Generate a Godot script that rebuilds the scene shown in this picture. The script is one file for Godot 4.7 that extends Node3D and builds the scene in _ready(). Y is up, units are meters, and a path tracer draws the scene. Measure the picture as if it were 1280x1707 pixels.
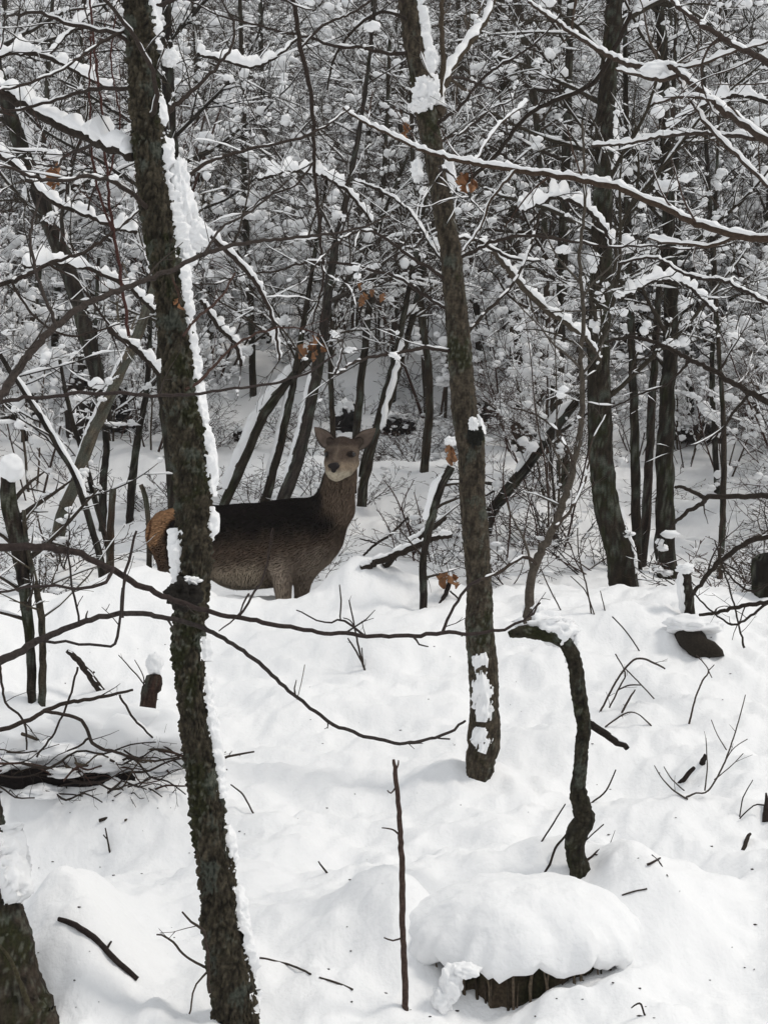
extends Node3D
# A red deer hind standing in deep snow at the foot of a wooded winter slope. Metres, y up, the camera looks towards -z.

const F := 2478.8                      # focal length in pixels of the 1280 x 1707 photograph
const EYE := Vector3(0, 1.6, 0)
var R := RandomNumberGenerator.new()
var nz := FastNoiseLite.new()          # smooth noise
var cell := FastNoiseLite.new()        # cracked bark
var dots := FastNoiseLite.new()        # scattered pits and crumbs
var names := {}
var leaf_meshes: Array = []
var stick_meshes: Array = []
var m_snow: StandardMaterial3D
var m_ground: StandardMaterial3D
var m_bark: StandardMaterial3D
var m_twig: StandardMaterial3D
var m_fur: StandardMaterial3D
var m_hair: StandardMaterial3D
var m_leaf: StandardMaterial3D
var m_rock: StandardMaterial3D
var m_eye: StandardMaterial3D
var ico_v: PackedVector3Array
var ico_i: PackedInt32Array
var ico3_v: PackedVector3Array
var ico3_i: PackedInt32Array

const BARK := Color(0.105, 0.081, 0.058)
const TWIG := Color(0.105, 0.072, 0.054)
const RED_TWIG := Color(0.1, 0.056, 0.045)
const DARK := Color(0.05, 0.039, 0.031)
const PALE := Color(0.21, 0.175, 0.13)


func _ready() -> void:
	R.seed = 4711
	nz.seed = 7; nz.noise_type = FastNoiseLite.TYPE_SIMPLEX_SMOOTH; nz.frequency = 1.0; nz.fractal_octaves = 2
	cell.seed = 11; cell.noise_type = FastNoiseLite.TYPE_CELLULAR; cell.frequency = 1.0
	cell.cellular_return_type = FastNoiseLite.RETURN_DISTANCE2_SUB; cell.fractal_type = FastNoiseLite.FRACTAL_NONE
	dots.seed = 5; dots.noise_type = FastNoiseLite.TYPE_CELLULAR; dots.frequency = 1.0; dots.cellular_return_type = FastNoiseLite.RETURN_DISTANCE; dots.fractal_type = FastNoiseLite.FRACTAL_NONE
	view_and_light()
	materials()
	templates()
	snow_ground()
	woods()
	low_brush()
	background_trees()
	rocks()
	deer()
	near_trees()
	boughs()
	small_things()


func view_and_light() -> void:
	var cam := Camera3D.new(); cam.name = "camera"
	cam.position = EYE; cam.fov = 38.0; cam.near = 0.05; cam.far = 400.0
	add_child(cam); cam.make_current()
	var sky := Sky.new(); var sm := ProceduralSkyMaterial.new()
	sm.sky_top_color = Color(0.86, 0.872, 0.885); sm.sky_horizon_color = Color(0.92, 0.925, 0.93); sm.sky_curve = 0.12
	sm.ground_horizon_color = Color(0.80, 0.82, 0.85); sm.ground_bottom_color = Color(0.7, 0.72, 0.75)
	sm.sun_angle_max = 0.0
	sky.sky_material = sm
	var env := Environment.new()
	env.background_mode = Environment.BG_SKY; env.sky = sky
	env.tonemap_mode = Environment.TONE_MAPPER_LINEAR
	env.tonemap_exposure = 1.0
	env.sdfgi_enabled = true; env.ssao_enabled = true; env.ssil_enabled = true
	env.fog_enabled = true; env.fog_density = 0.0012; env.fog_light_color = Color(0.87, 0.875, 0.88)
	var we := WorldEnvironment.new(); we.name = "environment"; we.environment = env
	add_child(we)
	var sun := DirectionalLight3D.new(); sun.name = "sun"
	sun.light_energy = 0.5; sun.light_angular_distance = 12.0; sun.light_color = Color(1.0, 0.975, 0.94); sun.shadow_enabled = true
	add_child(sun)
	sun.look_at_from_position(Vector3(4.5, 6.5, 0.2), Vector3.ZERO)


# ---------------------------------------------------------------- measuring

func at(px: float, py: float, d: float) -> Vector3:
	return Vector3((px - 640.0) / F * d, EYE.y - (py - 853.5) / F * d, -d)


const PROFILE_D := [-400.0, -20.0, 0.0, 3.0, 4.65, 6.0, 7.4, 9.0, 10.2, 10.8, 11.8, 13.0, 15.0, 18.0, 20.0, 22.0, 23.2, 26.0, 40.0, 60.0, 110.0, 170.0, 400.0]
const PROFILE_H := [-6.0, -1.2, -0.35, -0.15, 0.0, 0.17, 0.33, 0.68, 0.97, 1.0, 0.88, 0.95, 1.25, 1.95, 2.5, 3.0, 3.75, 4.7, 11.0, 20.0, 44.0, 66.0, 80.0]
# mounds and hollows of the snow: x, distance, radius across, radius along, height
const MOUNDS := [
	[-1.7, 9.9, 0.42, 0.5, 0.26], [-0.75, 10.7, 0.4, 0.5, -0.04], [-0.22, 10.45, 0.24, 0.3, 0.12], [-2.5, 9.4, 0.6, 0.7, 0.16], [-1.35, 10.3, 0.3, 0.35, 0.05], [-1.75, 7.7, 0.5, 0.45, 0.2], [-1.15, 7.3, 0.3, 0.3, 0.12], [-2.2, 7.2, 0.6, 0.5, 0.22],
	[-1.5, 6.3, 0.6, 0.24, -0.26], [-0.12, 10.5, 0.34, 0.4, 0.15], [0.3, 10.6, 0.4, 0.35, 0.12], [0.35, 9.8, 0.4, 0.3, -0.05], [-1.45, 7.05, 0.5, 0.25, 0.24], [-1.9, 7.1, 0.4, 0.3, 0.14], [1.3, 9.6, 0.3, 0.3, 0.08], [1.75, 7.4, 0.3, 0.3, 0.1], [0.9, 9.0, 0.35, 0.25, 0.07], [-0.15, 7.4, 0.3, 0.25, -0.05], [0.0, 9.2, 0.25, 0.2, 0.05], [1.6, 5.6, 0.4, 0.3, 0.08], [0.0, 6.2, 0.35, 0.3, -0.07], [0.2, 5.9, 0.3, 0.25, 0.06],
	[0.5, 5.6, 0.5, 0.3, 0.2], [0.93, 5.3, 0.2, 0.3, 0.2], [0.0, 5.38, 0.18, 0.25, 0.16], [0.5, 5.5, 0.3, 0.15, 0.05], [0.26, 4.86, 0.3, 0.2, -0.055], [0.74, 4.8, 0.18, 0.16, 0.06], [0.56, 4.82, 0.12, 0.13, 0.02], [0.08, 5.15, 0.13, 0.2, 0.12], [-1.1, 5.15, 0.2, 0.4, 0.28], [-0.95, 4.8, 0.12, 0.3, 0.06], [0.78, 5.9, 0.18, 0.18, -0.05],
	[1.25, 7.3, 0.35, 0.4, -0.1], [1.45, 6.6, 0.4, 0.35, 0.08], [1.65, 8.4, 0.45, 0.4, 0.12], [1.0, 7.7, 0.4, 0.4, 0.07], [2.0, 9.4, 0.5, 0.5, 0.1],
	[0.45, 7.2, 0.35, 0.35, 0.06], [-0.6, 5.6, 0.5, 0.4, 0.05], [-0.35, 8.2, 0.6, 0.5, 0.06], [0.25, 8.8, 0.5, 0.4, -0.05], [-1.6, 8.4, 0.35, 0.3, -0.1],
	[-0.9, 8.5, 0.35, 0.3, -0.08], [0.55, 11.5, 0.6, 0.5, 0.1], [-2.6, 12.6, 1.1, 0.9, 0.22], [-1.1, 13.6, 0.9, 0.7, 0.25], [1.2, 15.5, 1.2, 1.2, 0.3], [-0.2, 17.5, 1.4, 1.1, 0.35],
	[2.2, 13.5, 1.0, 1.2, 0.15], [0.4, 4.3, 0.6, 0.2, -0.03]]


func height(x: float, z: float) -> float:
	var d := -z
	var k := PROFILE_D.bsearch(d) - 1
	k = clampi(k, 1, PROFILE_D.size() - 3)
	var t: float = (d - PROFILE_D[k]) / (PROFILE_D[k + 1] - PROFILE_D[k])
	t = clampf(t, 0.0, 1.0)
	var d1: float = PROFILE_D[k + 1] - PROFILE_D[k]
	var s0: float = (PROFILE_H[k + 1] - PROFILE_H[k - 1]) / (PROFILE_D[k + 1] - PROFILE_D[k - 1]) * d1
	var s1: float = (PROFILE_H[k + 2] - PROFILE_H[k]) / (PROFILE_D[k + 2] - PROFILE_D[k]) * d1
	var a: float = PROFILE_H[k]; var b: float = PROFILE_H[k + 1]
	var t2 := t * t; var t3 := t2 * t
	var h: float = a * (2 * t3 - 3 * t2 + 1) + s0 * (t3 - 2 * t2 + t) + b * (3 * t2 - 2 * t3) + s1 * (t3 - t2)
	if d < 20.0:
		for m in MOUNDS:
			var u: float = (x - m[0]) / m[2]
			var w: float = (d - m[1]) / m[3]
			var q := u * u + w * w
			if q < 6.0:
				h += m[4] * exp(-q)
	var far := clampf(d / 20.0, 0.25, 3.0)
	h += nz.get_noise_2d(x * 0.33, z * 0.33) * 0.16 * far
	h += nz.get_noise_2d(x * 1.3 + 40.0, z * 1.3) * 0.075
	if d < 24.0:
		h += nz.get_noise_2d(x * 4.5, z * 4.5 + 90.0) * 0.03 + nz.get_noise_2d(x * 13.0, z * 13.0 + 30.0) * 0.008
		if d > 3.0 and d < 14.0:      # pits and crumbs where snow has dropped from the trees
			var pit := dots.get_noise_2d(x * 3.4, z * 2.6) * 0.5 + 0.5
			var some := nz.get_noise_2d(x * 0.9 + 70.0, z * 0.9)
			h -= smoothstep(0.2, 0.04, pit) * 0.022 * smoothstep(-0.1, 0.25, some)
			var crumb := dots.get_noise_2d(x * 9.0 + 33.0, z * 8.0) * 0.5 + 0.5
			h += smoothstep(0.2, 0.05, crumb) * 0.011 * smoothstep(0.0, 0.3, nz.get_noise_2d(x * 1.4 - 20.0, z * 1.4))
	return h


func ground(px: float, py: float) -> Vector3:      # where the line of sight through that point of the photograph meets the snow
	var d := 2.5
	var last := d
	while d < 90.0:
		var p := at(px, py, d)
		if p.y < height(p.x, p.z):
			for i in 7:
				var m := (last + d) * 0.5
				p = at(px, py, m)
				if p.y < height(p.x, p.z): d = m
				else: last = m
			p.y = height(p.x, p.z)
			return p
		last = d
		d *= 1.01
	return at(px, py, 60.0)


func rv() -> Vector3:
	return Vector3(R.randf_range(-1, 1), R.randf_range(-1, 1), R.randf_range(-1, 1))


func across(t: Vector3) -> Vector3:
	var u := t.cross(Vector3.UP if absf(t.y) < 0.9 else Vector3.RIGHT)
	return u.normalized()


# ---------------------------------------------------------------- naming

func numbered(called: String) -> String:
	var k: int = names.get(called, -1) + 1
	names[called] = k
	return called if k == 0 else "%s_%03d" % [called, k]


func tag(o: Node3D, label: String, category: String, group := "", kind := "") -> Node3D:
	o.set_meta("label", label)
	if category: o.set_meta("category", category)
	if group: o.set_meta("group", group)
	if kind: o.set_meta("kind", kind)
	return o


func thing(called: String, label: String, category: String, where: Vector3, group := "") -> Node3D:
	var o := Node3D.new(); o.name = numbered(called); o.position = where
	add_child(o)
	tag(o, label, category, group)
	return o


func part(called: String, mb: MB, mat: Material, parent: Node3D, origin := Vector3.ZERO, stuff := false) -> MeshInstance3D:
	if mb.v.is_empty():
		return null
	var o := MeshInstance3D.new(); o.name = called
	o.mesh = mb.commit(origin, mat)
	parent.add_child(o, true)
	if stuff: o.set_meta("kind", "stuff")
	return o


# ---------------------------------------------------------------- meshes

class MB:
	var v := PackedVector3Array()
	var n := PackedVector3Array()
	var c := PackedColorArray()
	var ix := PackedInt32Array()
	var col := Color(0.1, 0.1, 0.1)

	func surface(origin: Vector3) -> Array:
		var a := []
		a.resize(Mesh.ARRAY_MAX)
		a[Mesh.ARRAY_VERTEX] = Transform3D(Basis(), -origin) * v if origin != Vector3.ZERO else v
		a[Mesh.ARRAY_NORMAL] = n
		a[Mesh.ARRAY_COLOR] = c
		a[Mesh.ARRAY_INDEX] = ix
		return a

	func commit(origin: Vector3, mat: Material) -> ArrayMesh:
		var m := ArrayMesh.new()
		m.add_surface_from_arrays(Mesh.PRIMITIVE_TRIANGLES, surface(origin))
		m.surface_set_material(0, mat)
		return m

	func link(b0: int, b1: int, s: int) -> void:
		for k in s:
			var k2 := (k + 1) % s
			ix.append(b0 + k); ix.append(b1 + k); ix.append(b1 + k2)
			ix.append(b0 + k); ix.append(b1 + k2); ix.append(b0 + k2)

	func tube(p: PackedVector3Array, r: PackedFloat32Array, s: int) -> void:
		var m := p.size()
		var u := Vector3.ZERO
		var base := v.size()
		for i in m:
			var t := (p[mini(i + 1, m - 1)] - p[maxi(i - 1, 0)]).normalized()
			if i == 0:
				u = t.cross(Vector3.UP if absf(t.y) < 0.9 else Vector3.RIGHT).normalized()
			else:
				u = (u - t * u.dot(t)).normalized()
			var w := t.cross(u)
			var rr := r[i]
			for k in s:
				var a := TAU * k / s
				var d := u * cos(a) + w * sin(a)
				v.append(p[i] + d * rr); n.append(d); c.append(col)
			if i > 0:
				link(base + (i - 1) * s, base + i * s, s)
		var tip := v.size()
		v.append(p[m - 1]); n.append((p[m - 1] - p[m - 2]).normalized()); c.append(col)
		for k in s:
			ix.append(base + (m - 1) * s + k); ix.append(tip); ix.append(base + (m - 1) * s + (k + 1) % s)
		if r[0] > 0.004:
			tip = v.size()
			v.append(p[0]); n.append((p[0] - p[1]).normalized()); c.append(col)
			for k in s:
				ix.append(base + k); ix.append(base + (k + 1) % s); ix.append(tip)

	# a ridge of snow along the upper side of a branch, broken into runs
	func ridge(p: PackedVector3Array, r: PackedFloat32Array, amt: float, s: int, noise: FastNoiseLite, freq := 9.0, gap := -0.25, upv := Vector3.UP, wide := 0.9, steep := 1.3, lift := 0.65) -> void:
		var m := p.size()
		var last := -1
		for i in m:
			var t := (p[mini(i + 1, m - 1)] - p[maxi(i - 1, 0)]).normalized()
			var f := maxf(0.0, 1.0 - absf(t.dot(upv)))
			f = pow(f, steep * 0.5)
			var q := p[i] * freq
			var g := noise.get_noise_3d(q.x, q.y, q.z)
			var g2 := noise.get_noise_3d(q.x * 4.3, q.y * 4.3, q.z * 4.3)
			var h := amt * f * (0.7 + 0.9 * g + 0.75 * g2)
			if gap < -0.9 and gap > -1.0:
				h = maxf(h, amt * 0.13 * f)
			if gap < -1.0:
				h = maxf(h, amt * 0.25) * sqrt(minf(1.0, minf(p[i].distance_to(p[0]), p[i].distance_to(p[m - 1])) * 16.0 * (1.0 + g2)))
			if g < gap or (h < amt * 0.1 and gap > -0.9) or i == 0 or i == m - 1:
				h = 0.0
			if h == 0.0:
				if last >= 0:      # close the run
					var tp := v.size()
					v.append(p[i] + upv * r[i] * 0.7); n.append(t); c.append(col)
					for k in s:
						ix.append(last + k); ix.append(tp); ix.append(last + (k + 1) % s)
					last = -1
				continue
			var up := (upv - t * t.dot(upv)).normalized()
			var sd := up.cross(t)
			var ha := r[i] * wide + h * 0.42
			var hb := h * 0.6 + r[i] * 0.15
			var ce := p[i] + up * (r[i] * lift + h * 0.4)
			var b := v.size()
			for k in s:
				var a := TAU * k / s
				var e := 1.0
				if s > 5:
					var w2 := (p[i] + Vector3(k * 1.7, a, 0)) * 23.0
					e = 1.0 + 0.16 * noise.get_noise_3d(w2.x, w2.y, w2.z) + 0.12 * noise.get_noise_3d(w2.y * 3.0, w2.z * 3.0, w2.x * 3.0)
				v.append(ce + sd * cos(a) * ha * e + up * sin(a) * hb * e)
				n.append((sd * cos(a) * hb + up * sin(a) * ha).normalized()); c.append(col)
			if last >= 0:
				link(last, b, s)
			else:
				var tp := v.size()
				v.append(p[i - 1] + upv * r[i] * 0.7); n.append(-t); c.append(col)
				for k in s:
					ix.append(tp); ix.append(b + k); ix.append(b + (k + 1) % s)
			last = b

	func blob(p: Vector3, rad: Vector3, tv: PackedVector3Array, ti: PackedInt32Array, noise: FastNoiseLite, amp := 0.5, freq := 1.3) -> void:
		var b := v.size()
		for q in tv:
			var w := q * freq + p * 31.0
			var e := 1.0 + amp * noise.get_noise_3d(w.x, w.y, w.z)
			v.append(p + q * rad * e); n.append((q / rad).normalized()); c.append(col)
		for k in ti:
			ix.append(b + k)

	# a smooth-shaded mesh takes its normals from its faces
	func face_normals(from := 0) -> void:
		for k in range(from, n.size()):
			n[k] = Vector3.ZERO
		for k in range(0, ix.size(), 3):
			if ix[k] < from: continue
			var g := (v[ix[k + 2]] - v[ix[k]]).cross(v[ix[k + 1]] - v[ix[k]])
			n[ix[k]] += g; n[ix[k + 1]] += g; n[ix[k + 2]] += g
		for k in range(from, n.size()):
			n[k] = n[k].normalized()


func templates() -> void:
	var t := (1.0 + sqrt(5.0)) / 2.0
	var v: Array = [Vector3(-1, t, 0), Vector3(1, t, 0), Vector3(-1, -t, 0), Vector3(1, -t, 0), Vector3(0, -1, t), Vector3(0, 1, t), Vector3(0, -1, -t), Vector3(0, 1, -t), Vector3(t, 0, -1), Vector3(t, 0, 1), Vector3(-t, 0, -1), Vector3(-t, 0, 1)]
	var f: Array = [0, 11, 5, 0, 5, 1, 0, 1, 7, 0, 7, 10, 0, 10, 11, 1, 5, 9, 5, 11, 4, 11, 10, 2, 10, 7, 6, 7, 1, 8]
	f.append_array([3, 9, 4, 3, 4, 2, 3, 2, 6, 3, 6, 8, 3, 8, 9, 4, 9, 5, 2, 4, 11, 6, 2, 10, 8, 6, 7, 9, 8, 1])
	for k in v.size(): v[k] = v[k].normalized()
	for lvl in 3:
		var mid := {}
		var g: Array = []
		for k in range(0, f.size(), 3):
			var e: Array = []
			for j in 3:
				var a: int = f[k + j]; var b: int = f[k + (j + 1) % 3]
				var key := mini(a, b) * 100000 + maxi(a, b)
				if not mid.has(key):
					mid[key] = v.size()
					v.append(((v[a] + v[b]) * 0.5).normalized())
				e.append(mid[key])
			g.append_array([f[k], e[0], e[2], f[k + 1], e[1], e[0], f[k + 2], e[2], e[1], e[0], e[1], e[2]])
		f = g
		if lvl == 0 or lvl == 2:
			var pv := PackedVector3Array(v); var pi := PackedInt32Array()
			for k in range(0, f.size(), 3):
				pi.append(f[k]); pi.append(f[k + 2]); pi.append(f[k + 1])
			if lvl == 0: ico_v = pv; ico_i = pi
			else: ico3_v = pv; ico3_i = pi


func tex(freq: float, oct: int, lo: float, hi: float, seed_: int, bump := 0.0, kind := FastNoiseLite.TYPE_SIMPLEX_SMOOTH, side := 512) -> ImageTexture:
	var g := FastNoiseLite.new()
	g.seed = seed_; g.noise_type = kind; g.frequency = freq; g.fractal_octaves = oct
	if kind == FastNoiseLite.TYPE_CELLULAR: g.cellular_return_type = FastNoiseLite.RETURN_DISTANCE2_SUB
	var im := g.get_seamless_image(side, side)
	im.convert(Image.FORMAT_RGBA8)
	if bump > 0.0:
		im.bump_map_to_normal_map(bump)
	else:
		im.adjust_bcs(1.0, 1.0, 1.0)
		var d := im.get_data()
		for k in range(0, d.size(), 4):
			var x := int(lerpf(lo, hi, d[k] / 255.0) * 255.0)
			d[k] = x; d[k + 1] = x; d[k + 2] = x
		im = Image.create_from_data(side, side, false, Image.FORMAT_RGBA8, d)
	return ImageTexture.create_from_image(im)


func mat(rough: float, scale: float, albedo: Texture2D, normal: Texture2D, depth: float, world := false) -> StandardMaterial3D:
	var m := StandardMaterial3D.new()
	m.vertex_color_use_as_albedo = true
	m.roughness = rough; m.metallic_specular = 0.3
	m.uv1_triplanar = true; m.uv1_world_triplanar = world; m.uv1_scale = Vector3(scale, scale, scale)
	if albedo: m.albedo_texture = albedo
	if normal:
		m.normal_enabled = true; m.normal_texture = normal; m.normal_scale = depth
	return m


func materials() -> void:
	var grain := tex(0.02, 5, 0.55, 1.0, 3)
	var grain_n := tex(0.03, 4, 0, 1, 4, 6.0)
	var bark_n := tex(0.03, 3, 0, 1, 5, 8.0, FastNoiseLite.TYPE_CELLULAR)
	var snow_n := tex(0.025, 5, 0, 1, 9, 5.0)
	m_bark = mat(0.95, 6.0, grain, bark_n, 0.9)
	m_twig = mat(0.85, 9.0, grain, null, 0.0)
	m_rock = mat(0.9, 2.0, grain, grain_n, 1.0)
	m_fur = mat(1.0, 14.0, tex(0.05, 3, 0.75, 1.0, 21), tex(0.06, 3, 0, 1, 22, 5.0), 0.12)
	m_fur.metallic_specular = 0.1
	m_hair = StandardMaterial3D.new(); m_hair.vertex_color_use_as_albedo = true; m_hair.roughness = 0.9; m_hair.metallic_specular = 0.15
	m_snow = StandardMaterial3D.new(); m_snow.albedo_color = Color(0.95, 0.953, 0.957); m_snow.roughness = 0.85; m_snow.metallic_specular = 0.25
	m_snow.subsurf_scatter_enabled = false
	m_snow.uv1_triplanar = true; m_snow.uv1_scale = Vector3(9, 9, 9)
	m_snow.normal_enabled = true; m_snow.normal_texture = snow_n; m_snow.normal_scale = 0.7
	m_ground = m_snow.duplicate(); m_ground.uv1_world_triplanar = true; m_ground.uv1_scale = Vector3(2.6, 2.6, 2.6); m_ground.normal_scale = 0.85
	m_leaf = StandardMaterial3D.new(); m_leaf.vertex_color_use_as_albedo = true; m_leaf.roughness = 0.7
	m_leaf.backlight_enabled = true; m_leaf.backlight = Color(0.3, 0.16, 0.06); m_leaf.cull_mode = BaseMaterial3D.CULL_DISABLED
	m_eye = StandardMaterial3D.new(); m_eye.albedo_color = Color(0.05, 0.035, 0.03); m_eye.roughness = 0.12


func snow_ground() -> void:
	var rows: Array = []
	var d := -300.0
	for q in [-300.0, -120.0, -50.0, -20.0, -8.0, -3.0, 0.0, 1.0, 2.0]: rows.append(q)
	d = 2.6
	while d < 24.0:
		rows.append(d); d *= 1.0052
	while d < 380.0:
		rows.append(d); d *= 1.018
	var cols := 420
	var mb := MB.new()
	mb.col = Color.WHITE
	for r in rows.size():
		var dd: float = rows[r]
		var half := 1.2 + absf(dd) * 0.36
		for k in cols + 1:
			var u := 2.0 * k / cols - 1.0
			var x := u * half
			if absf(u) > 0.9:
				x = signf(u) * (0.9 * half + pow((absf(u) - 0.9) * 10.0, 3.0) * (60.0 + absf(dd)))
			mb.v.append(Vector3(x, height(x, -dd), -dd)); mb.n.append(Vector3.UP); mb.c.append(Color.WHITE)
			if r > 0 and k > 0:
				var i := r * (cols + 1) + k
				var j := i - cols - 1
				mb.ix.append(j - 1); mb.ix.append(i - 1); mb.ix.append(i)
				mb.ix.append(j - 1); mb.ix.append(i); mb.ix.append(j)
	mb.face_normals()
	for k in mb.n.size():
		if mb.n[k].y < 0: mb.n[k] = -mb.n[k]
	var o := part("snow_ground", mb, m_ground, self)
	tag(o, "deep white snow covering the woodland slope", "", "", "structure")


# ---------------------------------------------------------------- growing wood

class Spec:
	var seg := [0.25, 0.14, 0.12, 0.1]
	var wander := 0.16
	var lift := [0.0, 0.25, 0.1, 0.0]
	var dens := [3.0, 4.5, 6.0, 0.0]
	var ratio := [0.4, 0.42, 0.5]
	var snow := [0.02, 0.035, 0.028, 0.02]
	var most := 3
	var t0 := 0.2
	var angle := 0.9
	var least := 0.0032
	var tip := 0.25
	var clump := 0.1
	var blob_size := 0.05
	var snow_sides := 4


func grow(w: MB, s: MB, p: Vector3, dir: Vector3, length: float, r: float, lvl: int, sp: Spec) -> void:
	var n := maxi(2, int(ceil(length / sp.seg[lvl])))
	var st := length / n
	var pts := PackedVector3Array([p]); var rad := PackedFloat32Array([r])
	for i in n:
		dir = (dir + rv() * sp.wander * (1.0 if lvl > 0 else 0.45) + Vector3(0, sp.lift[lvl] * st, 0)).normalized()
		p += dir * st
		pts.append(p); rad.append(maxf(r * lerpf(1.0, sp.tip, (i + 1.0) / n), sp.least * 0.6))
	w.tube(pts, rad, 6 if r > 0.03 else (4 if r > 0.012 else 3))
	if s != null and sp.snow[lvl] > 0.0 and R.randf() < [1.0, 0.85, 0.6, 0.35][lvl]:
		s.ridge(pts, rad, sp.snow[lvl] * R.randf_range(0.5, 1.4), sp.snow_sides, nz, 5.0, -0.08)
	if lvl >= sp.most:
		return
	var m := int(length * sp.dens[lvl] + R.randf())
	for j in m:
		var t := lerpf(sp.t0 if lvl == 0 else 0.12, 1.0, (j + R.randf()) / m)
		var k := clampf(t * n, 0.0, n - 0.001)
		var i0 := int(k)
		var b := pts[i0].lerp(pts[i0 + 1], k - i0)
		var d0 := (pts[i0 + 1] - pts[i0]).normalized()
		var u := across(d0); var q := d0.cross(u)
		var az := R.randf() * TAU
		var a := sp.angle * R.randf_range(0.6, 1.3)
		var nd := (d0 * cos(a) + (u * cos(az) + q * sin(az)) * sin(a)).normalized()
		grow(w, s, b, nd, length * sp.ratio[lvl] * (1.2 - t * 0.75) * R.randf_range(0.6, 1.3), maxf(rad[i0] * 0.55, sp.least), lvl + 1, sp)
		if s != null and R.randf() < sp.clump and lvl > 0:
			var z := sp.blob_size * (0.4 + 1.5 * pow(R.randf(), 2.5))
			for q2 in 3:
				var zz := z * R.randf_range(0.45, 0.85)
				var along := (pts[i0 + 1] - pts[i0]).normalized() * R.randf_range(-1.1, 1.1) * z
				s.blob(b + along + Vector3(R.randf_range(-0.4, 0.4) * z, zz * 0.55, R.randf_range(-0.4, 0.4) * z), Vector3(zz * R.randf_range(0.9, 1.3), zz * R.randf_range(0.7, 1.0), zz * R.randf_range(0.9, 1.3)), ico_v, ico_i, nz, 0.45, 1.3)


func two_surface_mesh(w: MB, s: MB) -> ArrayMesh:
	var m := ArrayMesh.new()
	m.add_surface_from_arrays(Mesh.PRIMITIVE_TRIANGLES, w.surface(Vector3.ZERO))
	m.surface_set_material(0, m_twig)
	m.add_surface_from_arrays(Mesh.PRIMITIVE_TRIANGLES, s.surface(Vector3.ZERO))
	m.surface_set_material(1, m_snow)
	return m


func coppice_mesh(kind: int) -> ArrayMesh:
	var w := MB.new(); var s := MB.new(); s.col = Color.WHITE
	var sp := Spec.new()
	sp.clump = 0.32; sp.blob_size = 0.064
	sp.snow = [0.03, 0.06, 0.04, 0.024]
	if kind >= 6:      # bare ones
		sp.snow = [0.012, 0.014, 0.0, 0.0]; sp.clump = 0.05
	sp.least = 0.0045
	sp.dens = [3.2, 6.0, 8.5, 0.0]
	w.col = [TWIG, RED_TWIG, BARK][kind % 3]
	var stems := 4 + kind % 3
	for k in stems:
		var az := TAU * (k + R.randf() * 0.7) / stems
		var lean := R.randf_range(0.1, 0.55)
		var dir := Vector3(cos(az) * lean, 1.0, sin(az) * lean).normalized()
		w.col = ([TWIG, RED_TWIG, BARK][(kind + k) % 3] as Color) * R.randf_range(0.75, 1.25)
		grow(w, s, Vector3(cos(az) * 0.12, -0.15, sin(az) * 0.12), dir, R.randf_range(2.6, 4.6), R.randf_range(0.014, 0.034), 0, sp)
	return two_surface_mesh(w, s)


func woods() -> void:
	# the tangle of coppice and bramble that covers the slope behind
	var protos: Array = []
	for k in 9: protos.append(coppice_mesh(k))
	var lots: Array = []
	for k in 9: lots.append([])
	var d := 14.0
	while d < 95.0:
		var step := 0.75 if d < 30.0 else (1.25 if d < 50.0 else 2.3)
		var half := d * 0.30 + 2.0
		var x := -half
		while x < half:
			var q := Vector2(x + R.randf_range(-0.5, 0.5) * step, d + R.randf_range(-0.5, 0.5) * step)
			var px := 640.0 + q.x / q.y * F
			var open_ := nz.get_noise_2d(q.x * 0.22 + 11.0, q.y * 0.16) + 0.4 * nz.get_noise_2d(q.x * 0.7, q.y * 0.5 + 30.0)
			var keep := (0.48 if q.y < 32.0 else 0.45) * smoothstep(-0.22, 0.14, open_)
			if q.y < 22.5: keep = 0.07 if px < 300.0 or px > 850.0 else 0.05
			elif q.y < 26.0: keep *= 0.5
			if q.y > 18.0 and q.y < 26.0 and px > 850.0: keep = 0.42
			if q.y > 16.5 and q.y < 26.0 and px < 260.0: keep = 0.2
			if q.y < 17.5 and px > 260.0 and px < 860.0: keep = 0.0
			if R.randf() < keep:
				var s := R.randf_range(0.7, 1.35) * (0.6 if q.y < 22.0 else clampf(q.y / 34.0, 1.0, 1.7))
				var b := Basis(Vector3.UP, R.randf() * TAU).scaled(Vector3(s, s * R.randf_range(0.85, 1.2), s))
				lots[R.randi() % 9].append(Transform3D(b, Vector3(q.x, height(q.x, -q.y), -q.y)))
			x += step
		d += step
	for k in 9:
		var mm := MultiMesh.new()
		mm.transform_format = MultiMesh.TRANSFORM_3D
		mm.mesh = protos[k]
		mm.instance_count = lots[k].size()
		for j in lots[k].size(): mm.set_instance_transform(j, lots[k][j])
		var o := MultiMeshInstance3D.new(); o.name = numbered("undergrowth"); o.multimesh = mm
		add_child(o)
		tag(o, "tangled snow-laden undergrowth covering the slope behind the deer", "undergrowth", "undergrowth on the slope", "stuff")


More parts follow.
